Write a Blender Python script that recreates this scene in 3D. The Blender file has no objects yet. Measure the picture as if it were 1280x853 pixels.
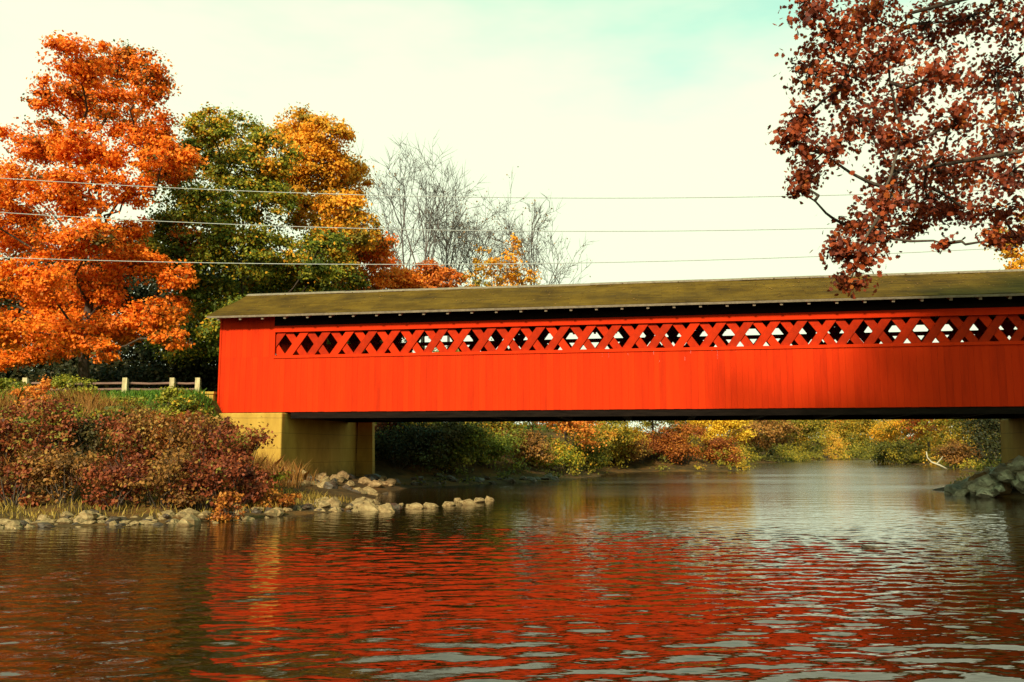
import bpy, math, random
import numpy as np

rng = np.random.default_rng(7)
random.seed(7)
SC = bpy.context.scene
COL = SC.collection

# ------------------------------------------------------------------ camera
FPX, HOR, CAM_H = 1100.0, 562.0, 1.8
PITCH = math.atan((HOR - 426.5) / FPX)
cd = bpy.data.cameras.new('camera')
cd.sensor_width = 36.0
cd.lens = 36.0 * FPX / 1280.0
cd.clip_start, cd.clip_end = 0.1, 6000.0
cam = bpy.data.objects.new('camera', cd)
cam.location = (0, 0, CAM_H)
cam.rotation_euler = (math.radians(90) + PITCH, 0, 0)
COL.objects.link(cam)
SC.camera = cam

# ------------------------------------------------------------------ sky and sun
SUN_ELEV = math.radians(29)
SUN_AZ = math.atan2(-0.34, -0.94)          # sun stands behind the camera, a little to its left
W = bpy.data.worlds.new('World')
SC.world = W
W.use_nodes = True
nt = W.node_tree
nt.nodes.clear()
def N(tree, kind, **kw):
    n = tree.nodes.new(kind)
    for k, v in kw.items():
        setattr(n, k, v)
    return n
out = N(nt, 'ShaderNodeOutputWorld')
bg = N(nt, 'ShaderNodeBackground')
sky = N(nt, 'ShaderNodeTexSky', sky_type='NISHITA')
sky.sun_disc = False
sky.sun_elevation = SUN_ELEV
sky.sun_rotation = SUN_AZ
sky.air_density = 1.2
sky.dust_density = 1.5
sky.ozone_density = 1.0
bg.inputs['Strength'].default_value = 0.1
tc = N(nt, 'ShaderNodeTexCoord')
sep = N(nt, 'ShaderNodeSeparateXYZ')
nt.links.new(tc.outputs['Generated'], sep.inputs[0])
mp = N(nt, 'ShaderNodeMapping')
mp.inputs['Scale'].default_value = (1.3, 1.3, 4.0)
mp.inputs['Location'].default_value = (1.871, 2.263, -7.82)
nt.links.new(tc.outputs['Generated'], mp.inputs[0])
noi = N(nt, 'ShaderNodeTexNoise')
noi.inputs['Scale'].default_value = 2.1
noi.inputs['Detail'].default_value = 5
noi.inputs['Roughness'].default_value = 0.5
nt.links.new(mp.outputs[0], noi.inputs['Vector'])
m1 = N(nt, 'ShaderNodeMath', operation='MULTIPLY_ADD')
nt.links.new(noi.outputs['Fac'], m1.inputs[0])
m1.inputs[1].default_value = 0.28
nt.links.new(sep.outputs['Z'], m1.inputs[2])
mr = N(nt, 'ShaderNodeMapRange', interpolation_type='SMOOTHSTEP')
mr.inputs['From Min'].default_value = 0.525
mr.inputs['From Max'].default_value = 0.665
mr.inputs['To Min'].default_value = 1.0
mr.inputs['To Max'].default_value = 0.0
nt.links.new(m1.outputs[0], mr.inputs['Value'])
tint = N(nt, 'ShaderNodeMix', data_type='RGBA', blend_type='MULTIPLY')
tint.inputs['Factor'].default_value = 1.0
nt.links.new(sky.outputs[0], tint.inputs['A'])
tint.inputs['B'].default_value = (1.55, 2.7, 1.4, 1)
mix = N(nt, 'ShaderNodeMix', data_type='RGBA')
nt.links.new(mr.outputs[0], mix.inputs['Factor'])
nt.links.new(tint.outputs['Result'], mix.inputs['A'])
mix.inputs['B'].default_value = (8.3, 9.2, 6.5, 1)      # thin bright cloud
nt.links.new(mix.outputs['Result'], bg.inputs['Color'])
nt.links.new(bg.outputs[0], out.inputs[0])

sl = bpy.data.lights.new('sun', 'SUN')
sl.energy = 4.8
sl.color = (1.0, 0.86, 0.66)
sl.angle = math.radians(5)
so = bpy.data.objects.new('sun', sl)
so.rotation_euler = (math.radians(90) - SUN_ELEV, 0, math.pi - SUN_AZ)
so.location = (-10, -30, 30)
COL.objects.link(so)

SC.view_settings.view_transform = 'Standard'
SC.view_settings.look = 'None'
SC.view_settings.exposure = 0.3
SC.view_settings.gamma = 1.0
SC.render.engine = 'CYCLES'
SC.cycles.use_denoising = True
SC.cycles.max_bounces = 8
SC.cycles.diffuse_bounces = 3
SC.cycles.glossy_bounces = 3
SC.cycles.transmission_bounces = 4
SC.cycles.caustics_reflective = False
SC.cycles.caustics_refractive = False

# ------------------------------------------------------------------ helpers
def at(px, py, Y):
    """world point that stands at distance Y and is seen at a pixel of the 1280x853 photograph"""
    u, v = (px - 640) / FPX, (426.5 - py) / FPX
    d = (u, math.cos(PITCH) - v * math.sin(PITCH), math.sin(PITCH) + v * math.cos(PITCH))
    t = Y / d[1]
    return np.array((d[0] * t, Y, CAM_H + d[2] * t))

def tag(o, label=None, cat=None, group=None, kind=None):
    if label: o['label'] = label
    if cat: o['category'] = cat
    if group: o['group'] = group
    if kind: o['kind'] = kind
    return o

def empty(name, loc, label, cat, group=None, rz=0.0):
    o = bpy.data.objects.new(name, None)
    o.location = loc
    o.rotation_euler = (0, 0, rz)
    o.empty_display_size = 0.3
    COL.objects.link(o)
    return tag(o, label, cat, group)

def link(name, me, parent=None, loc=None):
    o = bpy.data.objects.new(name, me)
    COL.objects.link(o)
    if parent is not None: o.parent = parent
    if loc is not None: o.location = loc
    return o

def mesh_from(name, verts, faces, mat, smooth=False, tint=None):
    me = bpy.data.meshes.new(name)
    verts = np.asarray(verts, dtype=np.float32)
    if isinstance(faces, np.ndarray):
        nf, k = faces.shape
        me.vertices.add(len(verts))
        me.vertices.foreach_set('co', verts.ravel())
        me.loops.add(nf * k)
        me.loops.foreach_set('vertex_index', faces.astype(np.int32).ravel())
        me.polygons.add(nf)
        me.polygons.foreach_set('loop_start', np.arange(0, nf * k, k, dtype=np.int32))
        me.polygons.foreach_set('loop_total', np.full(nf, k, dtype=np.int32))
        me.update(calc_edges=True)
        me.validate()
    else:
        me.from_pydata([tuple(map(float, v)) for v in verts], [], faces)
    if smooth:
        me.polygons.foreach_set('use_smooth', np.ones(len(me.polygons), dtype=bool))
    if tint is not None:
        a = me.attributes.new('tint', 'FLOAT', 'FACE')
        a.data.foreach_set('value', np.asarray(tint, dtype=np.float32))
    me.materials.append(mat)
    return me

class MB:
    def __init__(s):
        s.v, s.f, s.t = [], [], []
    def box(s, x0, x1, y0, y1, z0, z1, t=0.5):
        b = len(s.v)
        s.v += [(x0, y0, z0), (x1, y0, z0), (x1, y1, z0), (x0, y1, z0), (x0, y0, z1), (x1, y0, z1), (x1, y1, z1), (x0, y1, z1)]
        s.f += [tuple(b + i for i in q) for q in ((0, 3, 2, 1), (4, 5, 6, 7), (0, 1, 5, 4), (1, 2, 6, 5), (2, 3, 7, 6), (3, 0, 4, 7))]
        s.t += [t] * 6
        return s
    def prism(s, bottom, top, t=0.5):
        b, n = len(s.v), len(bottom)
        s.v += list(bottom) + list(top)
        s.f.append(tuple(b + i for i in reversed(range(n))))
        s.f.append(tuple(b + n + i for i in range(n)))
        for i in range(n):
            j = (i + 1) % n
            s.f.append((b + i, b + j, b + n + j, b + n + i))
        s.t += [t] * (n + 2)
        return s
    def tube(s, pts, radii, sides=6, t=0.5):
        pts = [np.asarray(p, float) for p in pts]
        b = len(s.v)
        n = len(pts)
        for i, p in enumerate(pts):
            d = pts[min(i + 1, n - 1)] - pts[max(i - 1, 0)]
            d /= (np.linalg.norm(d) + 1e-9)
            a = np.cross(d, (0.31, 0.95, 0.07) if abs(d[1]) < 0.9 else (1, 0, 0))
            a /= (np.linalg.norm(a) + 1e-9)
            c = np.cross(d, a)
            for k in range(sides):
                an = 2 * math.pi * k / sides
                s.v.append(tuple(p + radii[i] * (a * math.cos(an) + c * math.sin(an))))
        for i in range(n - 1):
            for k in range(sides):
                k2 = (k + 1) % sides
                s.f.append((b + i * sides + k, b + i * sides + k2, b + (i + 1) * sides + k2, b + (i + 1) * sides + k))
                s.t.append(t)
        s.f.append(tuple(b + k for k in reversed(range(sides)))); s.t.append(t)
        s.f.append(tuple(b + (n - 1) * sides + k for k in range(sides))); s.t.append(t)
        return s
    def build(s, name, mat, parent=None, loc=None, smooth=False):
        me = mesh_from(name, s.v, s.f, mat, smooth, s.t)
        return link(name, me, parent, loc)

# ------------------------------------------------------------------ materials
def new_mat(name):
    m = bpy.data.materials.new(name)
    m.use_nodes = True
    m.node_tree.nodes.clear()
    return m, m.node_tree

def ramp(tr, stops):
    r = N(tr, 'ShaderNodeValToRGB')
    e = r.color_ramp.elements
    while len(e) < len(stops): e.new(0.5)
    for i, (p, c) in enumerate(stops):
        e[i].position = p
        e[i].color = (*c, 1)
    return r

def leaf_mat(name, stops, trans=0.3):
    m, tr = new_mat(name)
    o = N(tr, 'ShaderNodeOutputMaterial')
    a = N(tr, 'ShaderNodeAttribute', attribute_name='tint')
    r = ramp(tr, stops)
    tr.links.new(a.outputs['Fac'], r.inputs[0])
    p = N(tr, 'ShaderNodeBsdfPrincipled')
    p.inputs['Roughness'].default_value = 0.6
    p.inputs['Specular IOR Level'].default_value = 0.25
    t = N(tr, 'ShaderNodeBsdfTranslucent')
    mx = N(tr, 'ShaderNodeMixShader')
    mx.inputs[0].default_value = trans
    tr.links.new(r.outputs[0], p.inputs['Base Color'])
    tr.links.new(r.outputs[0], t.inputs['Color'])
    tr.links.new(p.outputs[0], mx.inputs[1])
    tr.links.new(t.outputs[0], mx.inputs[2])
    tr.links.new(mx.outputs[0], o.inputs[0])
    return m

def surf_mat(name, stops, scale=3.0, stretch=(1, 1, 1), rough=0.8, bump=0.3, bdist=0.02, spec=0.3, detail=6, tint_amt=0.0, coord='Object'):
    """colour from layered noise, relief from the same noise; tint_amt lets each board differ a little"""
    m, tr = new_mat(name)
    o = N(tr, 'ShaderNodeOutputMaterial')
    p = N(tr, 'ShaderNodeBsdfPrincipled')
    p.inputs['Roughness'].default_value = rough
    p.inputs['Specular IOR Level'].default_value = spec
    t = N(tr, 'ShaderNodeTexCoord')
    mpn = N(tr, 'ShaderNodeMapping')
    mpn.inputs['Scale'].default_value = stretch
    tr.links.new(t.outputs[coord], mpn.inputs[0])
    n = N(tr, 'ShaderNodeTexNoise')
    n.inputs['Scale'].default_value = scale
    n.inputs['Detail'].default_value = detail
    n.inputs['Roughness'].default_value = 0.62
    tr.links.new(mpn.outputs[0], n.inputs['Vector'])
    r = ramp(tr, stops)
    if tint_amt:
        a = N(tr, 'ShaderNodeAttribute', attribute_name='tint')
        ma = N(tr, 'ShaderNodeMath', operation='MULTIPLY_ADD')
        tr.links.new(a.outputs['Fac'], ma.inputs[0])
        ma.inputs[1].default_value = tint_amt
        tr.links.new(n.outputs['Fac'], ma.inputs[2])
        mb = N(tr, 'ShaderNodeMath', operation='SUBTRACT')
        tr.links.new(ma.outputs[0], mb.inputs[0])
        mb.inputs[1].default_value = tint_amt * 0.5
        tr.links.new(mb.outputs[0], r.inputs[0])
    else:
        tr.links.new(n.outputs['Fac'], r.inputs[0])
    tr.links.new(r.outputs[0], p.inputs['Base Color'])
    b = N(tr, 'ShaderNodeBump')
    b.inputs['Strength'].default_value = bump
    b.inputs['Distance'].default_value = bdist
    tr.links.new(n.outputs['Fac'], b.inputs['Height'])
    tr.links.new(b.outputs[0], p.inputs['Normal'])
    tr.links.new(p.outputs[0], o.inputs[0])
    return m

M = {}
M['red'] = surf_mat('red_paint', [(0.15, (0.40, 0.018, 0.0010)), (0.45, (0.54, 0.024, 0.0011)), (0.8, (0.60, 0.030, 0.0013))],
                    scale=1.4, stretch=(3, 3, 0.35), rough=0.75, bump=0.12, bdist=0.01, spec=0.08, tint_amt=0.38)
M['lattice'] = surf_mat('red_lattice_paint', [(0.25, (0.33, 0.017, 0.0015)), (0.7, (0.54, 0.026, 0.0015))], scale=2.5, spec=0.08, rough=0.75, bump=0.15, bdist=0.01, tint_amt=0.4)
M['old_wood'] = surf_mat('dark_timber', [(0.3, (0.018, 0.010, 0.007)), (0.7, (0.05, 0.028, 0.018))], scale=4, stretch=(0.4, 3, 3), rough=0.85)
M['creosote_and_shade'] = surf_mat('creosote_and_shade_timber', [(0.3, (0.006, 0.004, 0.003)), (0.7, (0.016, 0.010, 0.007))], scale=4, stretch=(0.4, 3, 3), rough=0.95, spec=0.05)  # near-black for creosoted beams and for the painted shade under the near eave
M['rafter'] = surf_mat('weathered_rafter', [(0.3, (0.16, 0.12, 0.08)), (0.7, (0.30, 0.23, 0.15))], scale=6, rough=0.8)
M['concrete'] = surf_mat('tan_concrete', [(0.25, (0.26, 0.14, 0.018)), (0.5, (0.42, 0.235, 0.034)), (0.75, (0.52, 0.32, 0.055))],
                         scale=1.1, stretch=(1.2, 1.2, 0.45), rough=0.9, bump=0.5, bdist=0.03, detail=9)
def concrete_lines(m):
    tr = m.node_tree
    p = [n for n in tr.nodes if n.type == 'BSDF_PRINCIPLED'][0]
    src = p.inputs['Base Color'].links[0].from_socket
    g = N(tr, 'ShaderNodeNewGeometry')
    sp = N(tr, 'ShaderNodeSeparateXYZ')
    tr.links.new(g.outputs['Position'], sp.inputs[0])
    no = N(tr, 'ShaderNodeTexNoise')
    no.inputs['Scale'].default_value = 3.0
    no.inputs['Detail'].default_value = 8
    tr.links.new(g.outputs['Position'], no.inputs['Vector'])
    w = N(tr, 'ShaderNodeMath', operation='MULTIPLY_ADD')
    tr.links.new(no.outputs['Fac'], w.inputs[0]); w.inputs[1].default_value = 0.05
    tr.links.new(sp.outputs['Z'], w.inputs[2])
    dv = N(tr, 'ShaderNodeMath', operation='DIVIDE')
    tr.links.new(w.outputs[0], dv.inputs[0]); dv.inputs[1].default_value = 0.62
    fr = N(tr, 'ShaderNodeMath', operation='FRACT')
    tr.links.new(dv.outputs[0], fr.inputs[0])
    lt = N(tr, 'ShaderNodeMath', operation='LESS_THAN')
    tr.links.new(fr.outputs[0], lt.inputs[0]); lt.inputs[1].default_value = 0.045
    li = N(tr, 'ShaderNodeMath', operation='MULTIPLY')
    tr.links.new(lt.outputs[0], li.inputs[0]); li.inputs[1].default_value = 0.45
    mx = N(tr, 'ShaderNodeMix', data_type='RGBA')
    tr.links.new(li.outputs[0], mx.inputs['Factor'])
    tr.links.new(src, mx.inputs['A'])
    mx.inputs['B'].default_value = (0.10, 0.055, 0.015, 1)
    w2 = N(tr, 'ShaderNodeMath', operation='MULTIPLY_ADD')
    tr.links.new(no.outputs['Fac'], w2.inputs[0]); w2.inputs[1].default_value = 1.3
    tr.links.new(sp.outputs['Z'], w2.inputs[2])
    td = N(tr, 'ShaderNodeMapRange')
    td.inputs['From Min'].default_value = 0.9; td.inputs['From Max'].default_value = 1.9
    td.inputs['To Min'].default_value = 0.8; td.inputs['To Max'].default_value = 0.0
    tr.links.new(w2.outputs[0], td.inputs['Value'])
    m2 = N(tr, 'ShaderNodeMix', data_type='RGBA')
    tr.links.new(td.outputs[0], m2.inputs['Factor'])
    tr.links.new(mx.outputs['Result'], m2.inputs['A'])
    m2.inputs['B'].default_value = (0.055, 0.045, 0.014, 1)       # damp moss and silt above the waterline
    tr.links.new(m2.outputs['Result'], p.inputs['Base Color'])
concrete_lines(M['concrete'])
M['post'] = surf_mat('pale_post_wood', [(0.3, (0.30, 0.22, 0.10)), (0.7, (0.62, 0.50, 0.27))], scale=5, stretch=(3, 3, 0.5))
M['rail'] = surf_mat('rail_wood', [(0.3, (0.12, 0.06, 0.045)), (0.7, (0.26, 0.14, 0.10))], scale=5, stretch=(0.4, 3, 3))
M['wire'] = surf_mat('wire_aluminium', [(0.3, (0.30, 0.30, 0.28)), (0.7, (0.42, 0.42, 0.38))], scale=8, rough=0.5)
M['bark'] = surf_mat('grey_brown_bark', [(0.3, (0.035, 0.024, 0.016)), (0.7, (0.11, 0.078, 0.052))], scale=5, stretch=(2, 2, 0.4), bump=0.8, bdist=0.04, rough=0.95)
M['pale_bark'] = surf_mat('pale_bark', [(0.3, (0.075, 0.058, 0.052)), (0.7, (0.17, 0.14, 0.125))], scale=4, stretch=(2, 2, 0.4), bump=0.6, bdist=0.03, rough=0.95)
M['driftwood'] = surf_mat('bleached_driftwood', [(0.3, (0.35, 0.29, 0.19)), (0.7, (0.62, 0.54, 0.38))], scale=6, stretch=(1, 1, 3))
M['stone'] = surf_mat('tan_river_stone', [(0.25, (0.10, 0.06, 0.025)), (0.5, (0.27, 0.17, 0.07)), (0.78, (0.46, 0.33, 0.16))], scale=2.2, rough=0.85, bump=0.6, bdist=0.04, coord='Object')
M['dark_stone'] = surf_mat('wet_dark_stone', [(0.3, (0.03, 0.022, 0.015)), (0.7, (0.13, 0.085, 0.05))], scale=2.5, rough=0.45, bump=0.5, bdist=0.04)
M['pale_stone'] = surf_mat('pale_riprap', [(0.25, (0.16, 0.14, 0.08)), (0.7, (0.46, 0.42, 0.28))], scale=2.4, rough=0.9, bump=0.7, bdist=0.05)
M['rust_stone'] = surf_mat('rust_red_stone', [(0.3, (0.30, 0.07, 0.02)), (0.7, (0.55, 0.16, 0.05))], scale=2.4, rough=0.85, bump=0.5, bdist=0.04)

def roof_material():
    m, tr = new_mat('mossy_shingles')
    o = N(tr, 'ShaderNodeOutputMaterial')
    p = N(tr, 'ShaderNodeBsdfPrincipled')
    p.inputs['Roughness'].default_value = 0.9
    p.inputs['Specular IOR Level'].default_value = 0.15
    t = N(tr, 'ShaderNodeTexCoord')
    n = N(tr, 'ShaderNodeTexNoise')
    n.inputs['Scale'].default_value = 0.55
    n.inputs['Detail'].default_value = 9
    n.inputs['Roughness'].default_value = 0.65
    tr.links.new(t.outputs['Object'], n.inputs['Vector'])
    br = N(tr, 'ShaderNodeTexBrick')
    br.inputs['Scale'].default_value = 1.0
    br.inputs['Brick Width'].default_value = 0.9
    br.inputs['Row Height'].default_value = 0.21
    br.inputs['Mortar Size'].default_value = 0.006
    br.inputs['Color1'].default_value = (0.30, 0.30, 0.30, 1)
    br.inputs['Color2'].default_value = (0.75, 0.75, 0.75, 1)
    br.inputs['Mortar'].default_value = (0.05, 0.05, 0.05, 1)
    tr.links.new(t.outputs['Object'], br.inputs['Vector'])
    a = N(tr, 'ShaderNodeMath', operation='MULTIPLY_ADD')
    tr.links.new(br.outputs['Color'], a.inputs[0])
    a.inputs[1].default_value = 0.32
    tr.links.new(n.outputs['Fac'], a.inputs[2])
    r = ramp(tr, [(0.40, (0.030, 0.014, 0.001)), (0.62, (0.090, 0.046, 0.002)), (0.88, (0.165, 0.088, 0.006))])
    tr.links.new(a.outputs[0], r.inputs[0])
    tr.links.new(r.outputs[0], p.inputs['Base Color'])
    b = N(tr, 'ShaderNodeBump')
    b.inputs['Strength'].default_value = 0.6
    b.inputs['Distance'].default_value = 0.015
    tr.links.new(br.outputs['Color'], b.inputs['Height'])
    tr.links.new(b.outputs[0], p.inputs['Normal'])
    tr.links.new(p.outputs[0], o.inputs[0])
    return m
M['roof'] = roof_material()

def ground_material():
    m, tr = new_mat('ground_soil_grass')
    o = N(tr, 'ShaderNodeOutputMaterial')
    p = N(tr, 'ShaderNodeBsdfPrincipled')
    p.inputs['Roughness'].default_value = 0.95
    p.inputs['Specular IOR Level'].default_value = 0.1
    g = N(tr, 'ShaderNodeNewGeometry')
    sp = N(tr, 'ShaderNodeSeparateXYZ')
    tr.links.new(g.outputs['Position'], sp.inputs[0])
    n = N(tr, 'ShaderNodeTexNoise')
    n.inputs['Scale'].default_value = 0.9
    n.inputs['Detail'].default_value = 10
    n.inputs['Roughness'].default_value = 0.7
    tr.links.new(g.outputs['Position'], n.inputs['Vector'])
    soil = ramp(tr, [(0.3, (0.030, 0.018, 0.008)), (0.5, (0.085, 0.050, 0.018)), (0.62, (0.15, 0.065, 0.016)), (0.75, (0.11, 0.085, 0.02))])
    tr.links.new(n.outputs['Fac'], soil.inputs[0])
    grass = ramp(tr, [(0.3, (0.030, 0.055, 0.008)), (0.55, (0.065, 0.12, 0.012)), (0.75, (0.14, 0.13, 0.02))])
    tr.links.new(n.outputs['Fac'], grass.inputs[0])
    k = N(tr, 'ShaderNodeMath', operation='MULTIPLY_ADD')
    tr.links.new(n.outputs['Fac'], k.inputs[0])
    k.inputs[1].default_value = 1.6
    tr.links.new(sp.outputs['Z'], k.inputs[2])
    mrn = N(tr, 'ShaderNodeMapRange')
    mrn.inputs['From Min'].default_value = 4.1
    mrn.inputs['From Max'].default_value = 4.7
    tr.links.new(k.outputs[0], mrn.inputs['Value'])
    mx = N(tr, 'ShaderNodeMix', data_type='RGBA')
    tr.links.new(mrn.outputs[0], mx.inputs['Factor'])
    tr.links.new(soil.outputs[0], mx.inputs['A'])
    tr.links.new(grass.outputs[0], mx.inputs['B'])
    tr.links.new(mx.outputs['Result'], p.inputs['Base Color'])
    b = N(tr, 'ShaderNodeBump')
    b.inputs['Strength'].default_value = 0.8
    b.inputs['Distance'].default_value = 0.15
    tr.links.new(n.outputs['Fac'], b.inputs['Height'])
    tr.links.new(b.outputs[0], p.inputs['Normal'])
    tr.links.new(p.outputs[0], o.inputs[0])
    return m
M['ground'] = ground_material()

def water_material():
    m, tr = new_mat('river_water')
    o = N(tr, 'ShaderNodeOutputMaterial')
    p = N(tr, 'ShaderNodeBsdfPrincipled')
    p.inputs['Base Color'].default_value = (0.021, 0.010, 0.002, 1)
    p.inputs['Roughness'].default_value = 0.03
    p.inputs['IOR'].default_value = 1.42
    g = N(tr, 'ShaderNodeNewGeometry')
    rg = N(tr, 'ShaderNodeMapRange')
    prev = None
    sp = N(tr, 'ShaderNodeSeparateXYZ')
    tr.links.new(g.outputs['Position'], sp.inputs[0])
    riff = N(tr, 'ShaderNodeMapRange', interpolation_type='SMOOTHSTEP')   # a shallow riffle upstream of the bridge
    riff.inputs['From Min'].default_value = 24
    riff.inputs['From Max'].default_value = 44
    riff.inputs['To Min'].default_value = 0.0
    riff.inputs['To Max'].default_value = 1.0
    tr.links.new(sp.outputs['Y'], riff.inputs['Value'])
    stk = N(tr, 'ShaderNodeTexNoise')                  # streaks of smoother and rougher current
    stm = N(tr, 'ShaderNodeMapping')
    stm.inputs['Scale'].default_value = (0.05, 0.16, 1)
    stm.inputs['Rotation'].default_value = (0, 0, 0.25)
    tr.links.new(g.outputs['Position'], stm.inputs[0])
    tr.links.new(stm.outputs[0], stk.inputs['Vector'])
    stk.inputs['Scale'].default_value = 1.0
    stk.inputs['Detail'].default_value = 6
    stc = N(tr, 'ShaderNodeMapRange')
    stc.inputs['From Min'].default_value = 0.35
    stc.inputs['From Max'].default_value = 0.65
    stc.inputs['To Min'].default_value = 0.5
    tr.links.new(stk.outputs['Fac'], stc.inputs['Value'])
    mul = N(tr, 'ShaderNodeMath', operation='MULTIPLY')
    tr.links.new(riff.outputs[0], mul.inputs[0])
    tr.links.new(stc.outputs[0], mul.inputs[1])
    calm = N(tr, 'ShaderNodeMapRange')
    calm.inputs['To Min'].default_value = 1.0
    calm.inputs['To Max'].default_value = 0.15
    tr.links.new(riff.outputs[0], calm.inputs['Value'])
    rg.inputs['To Min'].default_value = 0.03
    rg.inputs['To Max'].default_value = 0.20
    tr.links.new(mul.outputs[0], rg.inputs['Value'])
    tr.links.new(rg.outputs[0], p.inputs['Roughness'])
    for sc, det, st, dist, ang, far in ((0.9, 2, (0.6, 1.3, 1), 0.014, 0.45, False), (5.5, 2, (0.6, 1.4, 1), 0.0055, 0.35, False), (0.8, 3, (0.35, 1.3, 1), 0.02, 0.2, True)):
        mpn = N(tr, 'ShaderNodeMapping')
        mpn.inputs['Rotation'].default_value = (0, 0, -ang)
        mpn.inputs['Scale'].default_value = st
        tr.links.new(g.outputs['Position'], mpn.inputs[0])
        n = N(tr, 'ShaderNodeTexNoise')
        n.inputs['Scale'].default_value = sc
        n.inputs['Detail'].default_value = det
        n.inputs['Roughness'].default_value = 0.5
        tr.links.new(mpn.outputs[0], n.inputs['Vector'])
        b = N(tr, 'ShaderNodeBump')
        b.inputs['Strength'].default_value = 1.0
        b.inputs['Distance'].default_value = dist
        tr.links.new(riff.outputs[0] if far else calm.outputs[0], b.inputs['Strength'])
        tr.links.new(n.outputs['Fac'], b.inputs['Height'])
        if prev: tr.links.new(prev.outputs[0], b.inputs['Normal'])
        prev = b
    tr.links.new(prev.outputs[0], p.inputs['Normal'])
    tr.links.new(p.outputs[0], o.inputs[0])
    return m
M['water'] = water_material()

# foliage colours: low tint to high tint
PAL = {
    'orange': [(0.0, (0.10, 0.075, 0.012)), (0.16, (0.36, 0.13, 0.014)), (0.34, (0.80, 0.16, 0.008)), (0.65, (0.95, 0.20, 0.008)), (1.0, (0.95, 0.29, 0.02))],
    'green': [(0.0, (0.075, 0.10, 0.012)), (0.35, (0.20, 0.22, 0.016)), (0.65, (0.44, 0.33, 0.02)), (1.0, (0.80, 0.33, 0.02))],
    'gold': [(0.0, (0.20, 0.16, 0.018)), (0.35, (0.55, 0.29, 0.018)), (0.7, (0.88, 0.34, 0.015)), (1.0, (0.92, 0.42, 0.03))],
    'yellow': [(0.0, (0.36, 0.22, 0.015)), (0.5, (0.75, 0.42, 0.02)), (1.0, (0.88, 0.55, 0.04))],
    'olive': [(0.0, (0.07, 0.065, 0.010)), (0.35, (0.20, 0.17, 0.016)), (0.7, (0.42, 0.28, 0.02)), (1.0, (0.66, 0.30, 0.03))],
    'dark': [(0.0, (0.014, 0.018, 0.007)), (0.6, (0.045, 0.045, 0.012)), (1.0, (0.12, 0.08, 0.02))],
    'maroon': [(0.0, (0.08, 0.022, 0.010)), (0.35, (0.24, 0.048, 0.016)), (0.65, (0.32, 0.070, 0.020)), (0.88, (0.34, 0.13, 0.025)), (1.0, (0.30, 0.24, 0.04))],
    'brown': [(0.0, (0.12, 0.055, 0.014)), (0.4, (0.32, 0.13, 0.026)), (0.7, (0.40, 0.18, 0.035)), (1.0, (0.36, 0.23, 0.04))],
    'rust': [(0.0, (0.22, 0.05, 0.012)), (0.5, (0.42, 0.12, 0.014)), (1.0, (0.60, 0.24, 0.03))],
    'scarlet': [(0.0, (0.36, 0.07, 0.015)), (0.5, (0.66, 0.15, 0.015)), (1.0, (0.80, 0.30, 0.04))],
    'lime': [(0.0, (0.10, 0.12, 0.015)), (0.5, (0.24, 0.23, 0.018)), (1.0, (0.46, 0.36, 0.03))],
    'oak': [(0.0, (0.075, 0.022, 0.016)), (0.35, (0.20, 0.038, 0.016)), (0.7, (0.38, 0.062, 0.012)), (1.0, (0.50, 0.14, 0.02))],
    'tan': [(0.0, (0.22, 0.14, 0.08)), (1.0, (0.46, 0.30, 0.16))],
    'grass': [(0.0, (0.05, 0.11, 0.012)), (0.6, (0.11, 0.22, 0.015)), (1.0, (0.25, 0.26, 0.03))],
    'straw': [(0.0, (0.20, 0.12, 0.02)), (0.6, (0.45, 0.29, 0.05)), (1.0, (0.58, 0.42, 0.10))],
}
LM = {k: leaf_mat('leaves_' + k, v) for k, v in PAL.items()}
LM['stem'] = M['bark']

# ------------------------------------------------------------------ the bridge's line and the land
BTH = math.radians(10)
BO = at(272, 516, 37)                                  # near lower corner of the siding, left end
BL = 37.2
BC, BS = math.cos(BTH), math.sin(BTH)
def bridge_pt(s, b, z=0.0):
    return np.array((BO[0] + s * BC + b * BS, BO[1] - s * BS + b * BC, BO[2] + z))

RIVER = np.array([(-200, -10), (-80, 10), (-40, 18), (-20, 20.3), (-12, 20.8), (-8, 22.3), (-5.4, 25.5), (-4.4, 28.5), (-4.9, 33),
                  (-5.6, 38), (-4.4, 43), (-1.5, 46.5), (3, 52), (6, 60), (7, 68), (12, 72.5), (18, 73), (20.5, 77), (24, 92), (31, 112),
                  (50, 145), (74, 176), (110, 200), (200, 220), (200, 205), (120, 185), (84, 163), (62, 140), (50, 118), (46, 95),
                  (37, 72), (28, 52), (21.3, 43), (18.7, 40), (18.2, 35), (19.3, 29), (20, 24), (19, 18), (15, 12), (11, 8), (6, 4.8),
                  (-10, 4.2), (-40, -6), (-80, -20), (-200, -45)], float)

def river_dist(x, y):
    """distance to the waterline, positive on land"""
    p = np.stack([np.ravel(x), np.ravel(y)], 1)
    best = np.full(len(p), 1e9)
    inside = np.zeros(len(p), bool)
    for i in range(len(RIVER)):
        a, b = RIVER[i], RIVER[(i + 1) % len(RIVER)]
        ab = b - a
        t = np.clip(((p - a) @ ab) / (ab @ ab), 0, 1)
        best = np.minimum(best, np.linalg.norm(p - (a + t[:, None] * ab), axis=1))
        c = (a[1] > p[:, 1]) != (b[1] > p[:, 1])
        with np.errstate(divide='ignore', invalid='ignore'):
            xi = a[0] + (p[:, 1] - a[1]) * ab[0] / (ab[1] if ab[1] else 1e-9)
        inside ^= c & (p[:, 0] < xi)
    return np.where(inside, -best, best).reshape(np.shape(x))

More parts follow.
